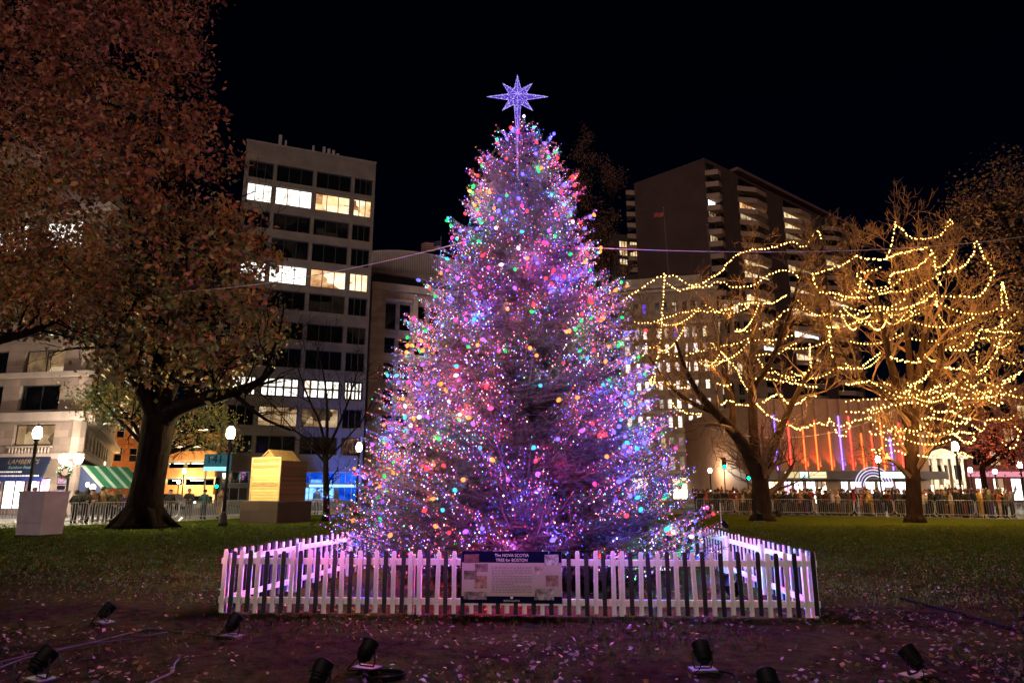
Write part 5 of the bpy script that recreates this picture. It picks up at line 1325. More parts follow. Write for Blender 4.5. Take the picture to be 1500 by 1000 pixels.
leafy('street_tree', 'street tree with lime and red leaves right of the autumn trunk, left of the lamp', (228, 758), 46, [ellip(275, 640, 46, 34, 12, 2), ellip(312, 645, 46, 34, 14, 2), ellip(300, 610, 46, 45, 20, 2)], 70, 36, .42, .2, [g2, g1, al[1]], [.5, .3, .2], 4.0)
leafy('brown_tree', 'tall tree with sparse brown leaves at the upper right edge', (1640, 765), 36, [ellip(1480, 300, 36, 62, 75, 4), ellip(1495, 400, 36, 50, 60, 4), ellip(1450, 290, 35, 36, 40, 3), ellip(1500, 480, 36, 60, 50, 4), ellip(1580, 330, 37, 90, 120, 5)], 300, 42, .5, .19, [al[5], mat('leaf_dim_rust', (.07, .03, .012), .7, .4, 3), mat('leaf_dim_olive', (.04, .035, .012), .7, .4, 3)], [.5, .25, .25], 8, 3.0, .4)
leafy('red_lit_tree', 'small dark-trunked tree with leaves lit red by the shops at the right', (1448, 757), 52, [ellip(1462, 620, 52, 36, 30, 2), ellip(1440, 650, 51, 34, 22, 2), ellip(1490, 640, 52, 34, 40, 2), ellip(1475, 670, 53, 30, 18, 2)], 100, 30, .4, .19, [al[0], al[1], al[5]], [.5, .3, .2], 3.4)
area(P(1462, 700, 49), P(1465, 630, 52), 500, (1, .03, .05), .2, 120)

# ------------------------------------------------------------------ warm light strings on the bare trees
S = [  # (tree, label, points)
 (1, 'string climbing from the conifer over the left top of the forked tree', [(914, 438), (936, 423), (967, 404), (991, 405), (1015, 417), (1036, 410), (1056, 397), (1072, 378), (1092, 367), (1134, 361), (1162, 353), (1179, 360), (1196, 337), (1204, 351)]),
 (1, 'string hanging straight down beside the conifer on the left of the forked tree', [(973, 400), (972, 431), (968, 484), (966, 508), (960, 534), (948, 573)]),
 (1, 'string looping past the purple window and on across the forked tree', [(931, 470), (948, 472), (970, 467), (991, 459), (1018, 454), (1044, 456), (1066, 452), (1082, 446), (1104, 442), (1130, 443), (1154, 431)]),
 (1, 'second string across the top of the forked tree, below the topmost', [(977, 414), (996, 424), (1015, 419), (1037, 418), (1054, 411), (1073, 419), (1104, 417), (1117, 407), (1137, 397), (1151, 396), (1168, 402), (1170, 413)]),
 (1, 'short rising string in the upper right of the forked tree', [(1080, 482), (1102, 483), (1123, 476), (1138, 468), (1152, 453), (1176, 452)]),
 (1, 'long wavy string across the middle of the forked tree', [(941, 509), (960, 507), (970, 512), (986, 520), (1001, 520), (1022, 514), (1039, 509), (1056, 506), (1085, 500), (1099, 494), (1111, 497), (1140, 496), (1166, 489), (1176, 491)]),
 (1, 'bright diagonal string sweeping down the forked tree to the striped hall', [(1042, 501), (1054, 513), (1075, 534), (1087, 556), (1099, 578), (1116, 599), (1133, 611), (1159, 623), (1176, 626), (1198, 618), (1210, 620), (1216, 612)]),
 (1, 'small triangle of lights hanging before the striped wall', [(1216, 612), (1226, 632), (1235, 638), (1242, 630), (1244, 620), (1230, 623), (1217, 615)]),
 (1, 'string dropping and swinging right between the two bare trees', [(1166, 501), (1145, 513), (1128, 518), (1109, 520), (1116, 534), (1121, 544), (1135, 544), (1150, 550), (1166, 550), (1188, 539)]),
 (1, 'level string just under the swinging one on the right of the forked tree', [(1092, 551), (1111, 553), (1128, 554), (1152, 558), (1176, 563), (1198, 566)]),
 (1, 'very short level string in the heart of the forked tree', [(1046, 561), (1060, 563), (1075, 561)]),
 (1, 'low string on the stone block, starting at the conifer', [(955, 558), (979, 560), (998, 566), (1010, 569)]),
 (1, 'lowest short string on the left of the forked tree', [(985, 590), (991, 597), (1008, 604), (1030, 604)]),
 (1, 'short wavy string just left of the bright diagonal one', [(1056, 592), (1068, 586), (1082, 591), (1097, 592)]),
 (1, 'zigzag string above the striped wall, right of the bright diagonal one', [(1118, 587), (1140, 576), (1152, 588), (1164, 591), (1176, 585), (1183, 578), (1198, 579)]),
 (1, 'very bright short upright string between the two bare trees', [(1187, 503), (1186, 520), (1189, 539)]),
 (2, 'short string hanging from the left peak of the straight tree', [(1311, 326), (1307, 355), (1298, 378)]),
 (2, 'topmost string between the two peaks of the straight tree', [(1311, 326), (1326, 340), (1339, 348), (1362, 348), (1383, 339), (1389, 321), (1396, 326), (1388, 331)]),
 (2, 'string under the topmost one, reaching left in the straight tree', [(1255, 374), (1271, 378), (1294, 378), (1318, 370), (1349, 364), (1359, 361)]),
 (2, 'string rising from the far left tip of the straight tree', [(1197, 420), (1192, 409), (1193, 400), (1214, 394), (1235, 386), (1255, 374)]),
 (2, 'short V-shaped string in the upper left of the straight tree', [(1289, 391), (1271, 396), (1255, 400), (1266, 413), (1279, 421), (1297, 418)]),
 (2, 'string rising to the middle peak of the straight tree', [(1302, 413), (1307, 400), (1326, 396), (1344, 390), (1362, 373), (1366, 368)]),
 (2, 'string hanging from the middle peak of the straight tree', [(1365, 366), (1370, 386), (1374, 407), (1378, 417)]),
 (2, 'long wavy string across the upper crown of the straight tree', [(1201, 427), (1222, 429), (1240, 433), (1276, 434), (1302, 427), (1320, 426), (1341, 421), (1362, 409), (1372, 404)]),
 (2, 'second long wavy string across the crown of the straight tree', [(1206, 459), (1232, 462), (1255, 459), (1276, 448), (1305, 452), (1328, 449), (1349, 442), (1372, 427)]),
 (2, 'third long wavy string across the crown of the straight tree', [(1211, 477), (1232, 478), (1258, 470), (1287, 469), (1315, 460), (1346, 453), (1372, 443)]),
 (2, 'string hanging down the left side of the straight tree', [(1214, 479), (1216, 503), (1220, 526)]),
 (2, 'big loop of lights in the upper right of the straight tree', [(1380, 433), (1409, 433), (1430, 433), (1445, 420), (1456, 396), (1445, 383), (1430, 352), (1424, 373), (1409, 390), (1388, 397), (1372, 400)]),
 (2, 'very bright hook-shaped string near the right edge', [(1467, 412), (1467, 456), (1466, 487), (1458, 516), (1440, 539), (1430, 542), (1432, 513)]),
 (2, 'short bright string beside the hook-shaped one', [(1469, 414), (1474, 436), (1479, 453)]),
 (2, 'string running out over the right edge below the big loop', [(1385, 511), (1414, 511), (1427, 500), (1436, 482), (1458, 485), (1500, 486)]),
 (2, 'tiny level string inside the hook-shaped one', [(1437, 494), (1450, 495), (1463, 492)]),
 (2, 'short string below the big loop, left of the hook', [(1383, 537), (1403, 539), (1424, 543)]),
 (2, 'sagging string at the right edge beside the hook', [(1461, 524), (1482, 531), (1503, 526)]),
 (2, 'rising string low at the right edge under the hook', [(1469, 557), (1484, 549), (1500, 541)]),
 (2, 'rising string in the left middle of the straight tree', [(1227, 537), (1258, 538), (1276, 526), (1292, 513)]),
 (2, 'short sagging string just above the fork of the straight tree', [(1305, 522), (1318, 527), (1346, 529), (1344, 521)]),
 (2, 'level string at the left end of the straight tree, above the striped wall', [(1240, 586), (1266, 584), (1298, 582)]),
 (2, 'string bending sharply down into the fork of the straight tree', [(1240, 562), (1269, 558), (1283, 562), (1292, 580)]),
 (2, 'long string through the fork of the straight tree', [(1276, 600), (1307, 592), (1336, 588), (1355, 592), (1374, 602), (1394, 601), (1413, 612), (1422, 611)]),
 (2, 'string climbing from the left into the fork of the straight tree', [(1312, 583), (1331, 569), (1358, 550), (1360, 540)]),
 (2, 'short string right of the fork of the straight tree', [(1367, 564), (1386, 565), (1406, 554)]),
 (2, 'double scallop string in the right middle, above the red-lit tree', [(1413, 559), (1425, 565), (1442, 554), (1456, 563), (1475, 559), (1494, 545)]),
 (2, 'lower scallop string above the red-lit tree', [(1408, 566), (1427, 574), (1442, 581), (1463, 592), (1470, 578), (1500, 582)]),
 (2, 'string that kinks downward right of the fork', [(1360, 584), (1389, 576), (1398, 574), (1406, 598)]),
 (2, 'string under the fork reaching right from the straight trunk', [(1350, 610), (1374, 612), (1403, 619), (1420, 617)]),
 (2, 'ragged loop of lights over the red leaves', [(1425, 622), (1439, 630), (1446, 614), (1470, 614), (1482, 612), (1488, 605)]),
 (2, 'long low string reaching right from the straight trunk', [(1348, 629), (1370, 635), (1394, 635), (1408, 631), (1425, 634)]),
 (2, 'bright low hook of lights above the tall lamp', [(1394, 631), (1413, 646), (1427, 643), (1425, 636)]),
 (2, 'rising low string left of the straight trunk', [(1274, 631), (1286, 635), (1319, 622)]),
 (2, 'lowest sagging string left of the straight trunk, before the striped wall', [(1278, 659), (1300, 664), (1312, 658), (1329, 665)]),
 (2, 'string just above the lowest one left of the straight trunk', [(1281, 658), (1298, 652), (1324, 648)]),
 (2, 'lowest wavy string right of the straight trunk, level with the tall lamp', [(1346, 665), (1374, 667), (1384, 659), (1396, 665), (1408, 662), (1427, 670)]),
 (2, 'short level string at the far left low end of the straight tree', [(1240, 602), (1264, 602), (1278, 595)]),
 (2, 'short rising string below the far left low end of the straight tree', [(1240, 619), (1257, 614), (1276, 610)]),
 (2, 'ragged loop low at the right edge before the red leaves', [(1470, 646), (1482, 655), (1494, 631), (1482, 619)]),
]
m_warm = glow('warm_bulb', (1, .56, .15), 9); m_swire = mat('string_wire', (.02, .015, .01), .6, .2, 4)
mb = MB(); mb.lathe([(.015, -.03), (.04, .0), (.045, .03), (.03, .06), (.012, .075)], 6); warm_me = mb.mesh('bulb', m_warm)
def string(ti, lab, px, bright=1.0):
    Y0 = b1.y if ti == 1 else b2.y
    t0 = rnd.uniform(0, 6.28); amp = rnd.uniform(.6, 2.0); tot = 0; W_ = []
    front = rnd.uniform(-2.2, 1.4)
    for i, (x, y) in enumerate(px): W_.append(P(x, y, Y0 + front + amp * math.sin(t0 + (x - px[0][0]) * .018 + i * .15)))
    # smooth through the points, then hang a little between them
    n = len(W_); path = []
    for i in range(n - 1):
        p0, p1, p2, p3 = W_[max(i - 1, 0)], W_[i], W_[i + 1], W_[min(i + 2, n - 1)]
        for k in range(10):
            u = k / 10; path.append(.5 * ((2 * p1) + (p2 - p0) * u + (2 * p0 - 5 * p1 + 4 * p2 - p3) * u * u + (3 * p1 - p0 - 3 * p2 + p3) * u ** 3))
    path.append(W_[-1])
    t = thing('light_string', 'warm white ' + lab, 'light string', path[0], 0, 'warm light strings on the bare trees')
    mb = MB(); mb.tube([p - path[0] for p in path], .008, 4); mb.build('wire', m_swire, t)
    step = .215 / bright; acc = 0; k = 0
    for a, b in zip(path, path[1:]):
        L_ = (b - a).length
        while acc <= L_ and k < 99:
            p = a.lerp(b, acc / L_) + Vector((rnd.gauss(0, .02), rnd.gauss(0, .03), rnd.gauss(0, .03) - .03)) - path[0]
            o = put('bulb', warm_me, t, p, (math.pi + rnd.gauss(0, .3), rnd.gauss(0, .3), 0)); s_ = rnd.uniform(.6, 1.0); o.scale = (s_, s_, s_)
            if k % 9 == 4:
                L = bpy.data.lights.new('bulb_light', 'POINT'); L.energy = 62; L.color = (1, .46, .1); L.shadow_soft_size = .05
                lo = bpy.data.objects.new('bulb_light', L); col.objects.link(lo); lo.parent = t; lo.location = p + Vector((0, -.12, -.12))
            acc += step * rnd.uniform(.85, 1.15); k += 1
        acc -= L_
for ti, lab, px in S: string(ti, lab, px, 1.6 if 'bright' in lab else 1.0)
# finer strands lost among the others, from branch tip to branch tip
def strand(ti, a, b, lab):
    n = 16; path = [a.lerp(b, i / n) - Vector((0, 0, .55 * 4 * (i / n) * (1 - i / n))) for i in range(n + 1)]
    t = thing('light_string', lab, 'light string', a, 0, 'fine warm strands among the bare branches')
    mb = MB(); mb.tube([p - a for p in path], .006, 4); mb.build('wire', m_swire, t)
    L_ = (b - a).length; k = int(L_ / .2)
    for i in range(k):
        u = (i + .5) / k * n; q = path[int(u)].lerp(path[min(int(u) + 1, n)], u - int(u)) - a
        o = put('bulb', warm_me, t, q + Vector((0, 0, -.03)), (math.pi, 0, 0)); s_ = rnd.uniform(.5, .85); o.scale = (s_,) * 3
        if i == k // 2:
            L = bpy.data.lights.new('bulb_light', 'POINT'); L.energy = 62; L.color = (1, .46, .1); L.shadow_soft_size = .05
            lo = bpy.data.objects.new('bulb_light', L); col.objects.link(lo); lo.parent = t; lo.location = q + Vector((0, -.1, -.15))
def strands(ti, tips, num, boxpx, lab):
    c_ = [p for p in tips if boxpx[0] < PR(p)[0] < boxpx[2] and boxpx[1] < PR(p)[1] < boxpx[3]]
    rnd.shuffle(c_); got = 0
    for p in c_:
        near = [q for q in c_[:400] if 1.6 < (q - p).length < 4.2 and abs(q.z - p.z) < .9]
        if near and got < num: strand(ti, p, rnd.choice(near), lab); got += 1
strands(2, tips2, 34, (1225, 450, 1499, 668), 'fine warm light strand lost among the crossing strands of the straight tree')
strands(2, tips2, 10, (1215, 345, 1470, 460), 'fine warm light strand lost among the crossing strands of the straight tree')
strands(1, tips1, 14, (945, 420, 1225, 600), 'fine warm light strand lost among the branches of the forked tree')

# ------------------------------------------------------------------ crowd barriers
def barrier_mesh(L, Hh=1.1):
    fr = MB(); r = .024
    c = .12; z0 = .22
    loop = [(c, 0, z0), (L - c, 0, z0), (L - .03, 0, z0 + c), (L, 0, z0 + .2), (L, 0, Hh - .2), (L - .03, 0, Hh - c * .5), (L - c, 0, Hh), (c, 0, Hh), (.03, 0, Hh - c * .5), (0, 0, Hh - .2), (0, 0, z0 + .2), (.03, 0, z0 + c), (c, 0, z0)]
    fr.tube(loop, r, 6)
    bars = MB()
    n = int(L / .125)
    for i in range(1, n): x = L * i / n; bars.tube([(x, 0, z0), (x, 0, Hh)], .009, 5)
    ft = MB()
    for x in (.3, L - .3): ft.tube([(x, -.32, .0), (x, -.22, .06), (x, 0, z0), (x, .22, .06), (x, .32, .0)], .02, 5)
    return fr.mesh('frame', m_steel), bars.mesh('bars', m_steel), ft.mesh('feet', m_steel)
bcache = {}
def barrier(a, b, label):
    d_ = b - a; L = round(d_.length - .06, 2)
    if L not in bcache: bcache[L] = barrier_mesh(L)
    t = thing('crowd_barrier', label, 'barrier', a, math.atan2(d_.y, d_.x), 'steel crowd barriers round the lawn')
    for nm, me in zip(('frame', 'upright_bars', 'foot_stand'), bcache[L]): put(nm, me, t)
def on_edge(px, dy=.25):
    lo = None
    for a, b in zip(edge_px, edge_px[1:]):
        if a[0] <= px <= b[0]: return G(px, a[1] + (b[1] - a[1]) * (px - a[0]) / (b[0] - a[0])) + Vector((0, dy, 0))
ords = ['first', 'second', 'third', 'fourth', 'fifth', 'sixth', 'seventh', 'eighth', 'ninth', 'tenth', 'eleventh']
lx = [-22, 52, 124, 192, 258, 322, 384, 443, 500]
for i in range(len(lx) - 1): barrier(on_edge(lx[i]), on_edge(lx[i + 1]), f'{ords[i]} steel crowd barrier from the left edge along the left side of the lawn')
rx = [1022, 1079, 1136, 1196, 1256, 1315, 1376, 1436, 1496, 1560]
for i in range(len(rx) - 1): barrier(on_edge(rx[i]), on_edge(rx[i + 1]), f'{ords[i]} steel crowd barrier right of the conifer, counted towards the right edge')

# ------------------------------------------------------------------ people
def person_mesh(pose):
    """one skinned body: bones are (a, b, region); regions 0 coat 1 trousers 2 skin 3 shoes"""
    J = {'pel': (0, 0, .95, .15), 'sp': (0, 0, 1.14, .155), 'ch': (0, -.01, 1.34, .165), 'nk': (0, -.01, 1.49, .065), 'h0': (0, -.03, 1.56, .078), 'h1': (0, -.03, 1.635, .098), 'h2': (0, -.015, 1.70, .07),
         'sL': (.185, 0, 1.41, .08), 'eL': (.25, .03, 1.14, .064), 'wL': (.245, -.06, .93, .05), 'fL': (.235, -.1, .84, .042), 'sR': (-.185, 0, 1.41, .08), 'eR': (-.25, .03, 1.14, .064), 'wR': (-.245, -.06, .93, .05), 'fR': (-.235, -.1, .84, .042),
         'hL': (.1, 0, .88, .11), 'kL': (.11, -.02, .5, .078), 'aL': (.11, .02, .1, .055), 'tL': (.125, -.13, .045, .045), 'hR': (-.1, 0, .88, .11), 'kR': (-.11, -.02, .5, .078), 'aR': (-.11, .02, .1, .055), 'tR': (-.125, -.13, .045, .045)}
    def s(k, *v): J[k] = (*v, J[k][3])
    if pose == 'lean':   # forearms on the top rail
        for q, sg in (('L', 1), ('R', -1)): s('e' + q, sg * .27, -.1, 1.16); s('w' + q, sg * .16, -.32, 1.13); s('f' + q, sg * .06, -.38, 1.14)
        for k in ('ch', 'nk', 'h0', 'h1', 'h2', 'sL', 'sR'): v = J[k]; J[k] = (v[0], v[1] - .1, v[2] - .03, v[3])
    if pose == 'photo':  # both hands raised before the face
        for q, sg in (('L', 1), ('R', -1)): s('e' + q, sg * .27, -.2, 1.3); s('w' + q, sg * .12, -.36, 1.5); s('f' + q, sg * .06, -.38, 1.6)
    if pose == 'up':     # one arm high
        s('eR', -.3, -.08, 1.6); s('wR', -.26, -.16, 1.84); s('fR', -.25, -.18, 1.94)
    if pose == 'pocket':
        for q, sg in (('L', 1), ('R', -1)): s('e' + q, sg * .31, .06, 1.15); s('w' + q, sg * .2, -.1, 1.0); s('f' + q, sg * .15, -.13, .95)
    if pose == 'walk':
        s('kL', .11, -.16, .52); s('aL', .11, -.08, .12); s('tL', .11, -.23, .07); s('kR', -.11, .04, .5); s('aR', -.11, .26, .12); s('tR', -.11, .14, .04); s('wL', .24, .12, .95); s('fL', .24, .14, .86); s('wR', -.24, -.2, .98); s('fR', -.23, -.27, .9)
    if pose == 'fold':
        for q, sg in (('L', 1), ('R', -1)): s('e' + q, sg * .28, -.06, 1.13); s('w' + q, sg * .03, -.24, 1.17); s('f' + q, -sg * .1, -.22, 1.2)
    B_ = [('pel', 'sp', 0), ('sp', 'ch', 0), ('ch', 'nk', 0), ('nk', 'h0', 2), ('h0', 'h1', 2), ('h1', 'h2', 2), ('pel', 'hL', 0), ('pel', 'hR', 0)]
    for q in 'LR': B_ += [('ch', 's' + q, 0), ('s' + q, 'e' + q, 0), ('e' + q, 'w' + q, 0), ('w' + q, 'f' + q, 2), ('h' + q, 'k' + q, 1), ('k' + q, 'a' + q, 1), ('a' + q, 't' + q, 3)]
    ks_ = list(J); me = bpy.data.meshes.new('person')
    me.from_pydata([J[k][:3] for k in ks_], [(ks_.index(a), ks_.index(b)) for a, b, _ in B_], [])
    o = bpy.data.objects.new('p', me); col.objects.link(o)
    sk = o.modifiers.new('Skin', 'SKIN'); sk.use_smooth_shade = True
    for i, k in enumerate(ks_):
        v = me.skin_vertices[0].data[i]; r = J[k][3]; v.radius = (r, r); v.use_root = (k == 'pel')
        if k in ('ch', 'sp', 'pel'): v.radius = (r * 1.1, r * .82)
    sb_ = o.modifiers.new('Subdivision', 'SUBSURF'); sb_.levels = sb_.render_levels = 1
    bpy.context.view_layer.update()
    m2 = bpy.data.meshes.new_from_object(o.evaluated_get(bpy.context.evaluated_depsgraph_get())); m2.name = 'person'
    bpy.data.objects.remove(o); bpy.data.meshes.remove(me)
    m2.materials.clear()
    for m in range(4): m2.materials.append(m_black)
    segs_ = [(Vector(J[a][:3]), Vector(J[b][:3]), r) for a, b, r in B_]
    for p in m2.polygons:
        c = p.center; best = (9, 0)
        for a, b, r in segs_:
            ab = b - a; u = max(0, min(1, (c - a).dot(ab) / ab.length_squared)); dd = (c - a - ab * u).length
            if dd < best[0]: best = (dd, r)
        p.material_index = best[1]
    hd = Vector(J['h1'][:3])
    return m2, hd
def hair_mesh(kind):
    mb = MB(); n = 12; rows_ = 6
    vs, fs_ = [], []
    low = {'short': -.35, 'long': -2.2, 'beanie': -.1, 'hood': -1.0}[kind]
    for i in range(rows_ + 1):
        ph_ = (math.pi * .5) * (1 - i / rows_) ; 
        for j in range(n):
            a = 2 * math.pi * j / n; back = math.sin(a) > -.35
            z = math.sin(ph_); r_ = math.cos(ph_)
            if i == rows_: z = (low if back else (.18 if kind != 'beanie' else .05)); r_ = 1.0 if kind != 'long' or not back else .9
            if i == rows_ - 1 and not back: z = .36; r_ = .93
            vs.append((math.cos(a) * r_ * .112, math.sin(a) * r_ * .118 + .008, .02 + z * .115))
    for i in range(rows_):
        for j in range(n): fs_.append((i * n + j, i * n + (j + 1) % n, (i + 1) * n + (j + 1) % n, (i + 1) * n + j))
    fs_.append(tuple(range(n)))
    mb.add(vs, fs_)
    if kind == 'beanie': mb.ico((0, 0, .165), .035)
    me = mb.mesh('hair' if kind in ('short', 'long') else ('hat' if kind == 'beanie' else 'hood'), m_black, True)
    return me
poses = {k: person_mesh(k) for k in ('stand', 'lean', 'photo', 'up', 'pocket', 'walk', 'fold')}
hairs = {k: hair_mesh(k) for k in ('short', 'long', 'beanie', 'hood')}
COL = {'black': (.012, .012, .014), 'dark': (.03, .028, .03), 'navy': (.02, .03, .08), 'blue': (.05, .12, .35), 'denim blue': (.12, .2, .36), 'grey': (.18, .18, .18), 'tan': (.38, .25, .13), 'cream': (.6, .52, .4), 'yellow': (.62, .38, .05), 'orange': (.6, .2, .04), 'red': (.4, .03, .03), 'dark red': (.16, .02, .02), 'brown': (.14, .07, .035), 'olive': (.1, .1, .04), 'white': (.65, .62, .6), 'pink': (.55, .25, .26), 'teal': (.04, .16, .18), 'blond': (.4, .27, .11), 'purple': (.12, .05, .25)}
def cloth(c): return mat('cloth_' + c.replace(' ', '_'), tuple(x * .5 for x in COL[c]), .85, .18, 9)
skins = [mat('skin_light', (.36, .2, .14), .55, .08, 9), mat('skin_mid', (.25, .14, .09), .55, .08, 9), mat('skin_dark', (.14, .075, .05), .55, .08, 9)]
def person(loc, rz, pose, coat, legs, hair, hcol, label, group, sc=1.0):
    me, hd = poses[pose]
    o = put('person', me, None, loc, (0, 0, rz)); o.scale = (sc * rnd.uniform(.95, 1.1), sc, sc)
    paint(o, cloth(coat), 0); paint(o, cloth(legs), 1); paint(o, skins[rnd.choices((0, 1, 2), (.6, .25, .15))[0]], 2); paint(o, m_black if rnd.random() < .7 else cloth('white'), 3)
    h = put({'short': 'hair', 'long': 'hair', 'beanie': 'hat', 'hood': 'hood'}[hair], hairs[hair], o, hd); paint(h, cloth(hcol))
    if pose == 'photo':
        q = Matrix.Rotation(rz, 3, 'Z') @ Vector((0, -.42 * sc, 1.62 * sc)) + Vector(loc)
        t = thing('phone', 'phone held up before the face by a person in the crowd', 'phone', q, rz, 'phones held up in the crowd')
        put('case', phone_case, t); put('screen', phone_screen, t)
    return tag(o, label, 'person', group)
mb = MB(); mb.cbox(-.08, .08, -.01, .01, -.045, .045, .006); phone_case = mb.mesh('case', m_black)
mb = MB(); mb.box(-.074, .074, .0105, .013, -.04, .04); phone_screen = mb.mesh('screen', glow('phone_screen', (.8, .88, 1), 2.2))
# front row at the right, as read from the photograph: (column, coat, trousers, headwear, its colour, pose, scale, whereabouts)
FR_ = [(1040, 'red', 'black', 'short', 'brown', 'stand', .98, 'half hidden by the edge of the conifer'), (1052, 'black', 'black', 'short', 'black', 'lean', 1.02, 'second person right of the conifer'), (1060, 'dark', 'navy', 'beanie', 'dark', 'pocket', 1.0, 'left of the white post'), (1070, 'denim blue', 'tan', 'beanie', 'blue', 'stand', .68, 'small, low behind the barrier by the white post'),
 (1077, 'dark red', 'grey', 'long', 'brown', 'photo', .98, 'photographing, right of the small blue one'), (1084, 'tan', 'tan', 'beanie', 'white', 'stand', .75, 'small, in a pale hat'), (1094, 'cream', 'dark', 'long', 'dark', 'fold', .95, 'arms crossed, just left of the forked trunk'), (1102, 'olive', 'brown', 'short', 'blond', 'stand', 1.0, 'half behind the forked trunk'),
 (1128, 'yellow', 'black', 'short', 'brown', 'pocket', 1.05, 'just right of the forked trunk'), (1137, 'dark', 'grey', 'long', 'black', 'stand', .98, 'beside the yellow jacket'), (1146, 'brown', 'navy', 'short', 'dark', 'photo', .95, 'arms raised, second right of the yellow jacket'), (1155, 'black', 'denim blue', 'long', 'black', 'stand', .93, 'third right of the yellow jacket'), (1164, 'navy', 'navy', 'short', 'brown', 'lean', 1.06, 'leaning on the barrier'),
 (1172, 'black', 'brown', 'beanie', 'black', 'stand', 1.0, 'next to the leaning navy coat'), (1181, 'pink', 'dark', 'long', 'blond', 'fold', .92, 'left of a barrier joint'), (1190, 'black', 'purple', 'beanie', 'dark', 'lean', 1.0, 'bent over the rail'), (1201, 'tan', 'tan', 'short', 'black', 'stand', .8, 'short, at the barrier joint'), (1212, 'black', 'black', 'hood', 'black', 'pocket', 1.06, 'broad, below the hanging wreath'),
 (1221, 'dark red', 'dark', 'long', 'dark', 'stand', .97, 'next to the hooded one'), (1229, 'white', 'dark', 'beanie', 'grey', 'photo', .98, 'photographing in pale clothes'), (1237, 'cream', 'brown', 'short', 'blond', 'fold', .93, 'under the triangle of lights'), (1246, 'navy', 'grey', 'short', 'black', 'stand', 1.03, 'left of the round arch'), (1255, 'brown', 'olive', 'hood', 'brown', 'pocket', 1.0, 'right at the barrier joint before the arch'),
 (1263, 'red', 'black', 'long', 'black', 'up', 1.03, 'one arm raised before the arch'), (1271, 'orange', 'brown', 'beanie', 'cream', 'stand', .8, 'small, before the arch'), (1279, 'yellow', 'dark', 'long', 'blond', 'lean', .95, 'leaning, right of the arch'), (1287, 'yellow', 'tan', 'beanie', 'yellow', 'stand', .9, 'all in yellow beside another yellow coat'), (1299, 'navy', 'navy', 'short', 'dark', 'pocket', 1.08, 'tall, left of a barrier joint by the thin lamp'), (1307, 'black', 'denim blue', 'long', 'brown', 'photo', .97, 'photographing beside the tall navy one'),
 (1316, 'dark red', 'black', 'short', 'black', 'stand', .98, 'two places left of the straight trunk'), (1325, 'dark', 'dark', 'hood', 'dark', 'stand', 1.0, 'next to the straight trunk on its left'), (1354, 'black', 'grey', 'short', 'black', 'lean', 1.0, 'next to the straight trunk on its right'), (1362, 'cream', 'grey', 'beanie', 'black', 'photo', .9, 'photographing, right of the straight trunk'), (1380, 'black', 'dark', 'short', 'dark', 'stand', 1.02, 'at the joint right of the straight trunk'), (1389, 'navy', 'black', 'short', 'brown', 'fold', 1.02, 'arms crossed, left of the tall lamp'), (1398, 'dark', 'brown', 'long', 'blond', 'stand', .94, 'below the tall lamp'),
 (1406, 'cream', 'tan', 'short', 'brown', 'stand', .96, 'pale, right of the tall lamp'), (1416, 'black', 'black', 'beanie', 'black', 'pocket', 1.07, 'broad, before the red-lit shops'), (1424, 'black', 'dark red', 'short', 'dark', 'lean', 1.03, 'leaning beside the broad black coat'), (1432, 'dark', 'navy', 'hood', 'dark', 'stand', 1.0, 'dark, by the barrier joint'), (1442, 'navy', 'denim blue', 'short', 'black', 'stand', 1.02, 'left of the long yellow coat'), (1453, 'yellow', 'yellow', 'beanie', 'tan', 'pocket', 1.04, 'long yellow coat below the red-lit tree'), (1465, 'olive', 'purple', 'beanie', 'cream', 'fold', 1.0, 'pale hat, under the red leaves'),
 (1477, 'orange', 'cream', 'long', 'brown', 'photo', 1.0, 'photographing near the right edge'), (1486, 'black', 'black', 'short', 'blond', 'stand', 1.05, 'fair hair, near the right edge'), (1496, 'grey', 'dark', 'beanie', 'red', 'up', 1.02, 'arm raised at the right edge')]
posew = {'stand': 'standing', 'lean': 'leaning on the barrier', 'photo': 'holding both hands up', 'up': 'with one arm up', 'pocket': 'hands in pockets', 'fold': 'arms crossed', 'walk': 'walking'}
for px, coat, legs, hair, hc, pose, sc, wh in FR_:
    p = on_edge(px, rnd.uniform(.55, .95)); k = .92 if px < 1200 else .96
    if sc < .85 and pose == 'lean': pose = 'stand'
    person(p, math.atan2(p.x - TX, -(p.y - TY)) * .6 + rnd.uniform(-.5, .5), pose, coat, legs, hair, hc, f'person, {coat} coat, {legs} trousers, {wh}', 'people in the front row at the barriers', sc)
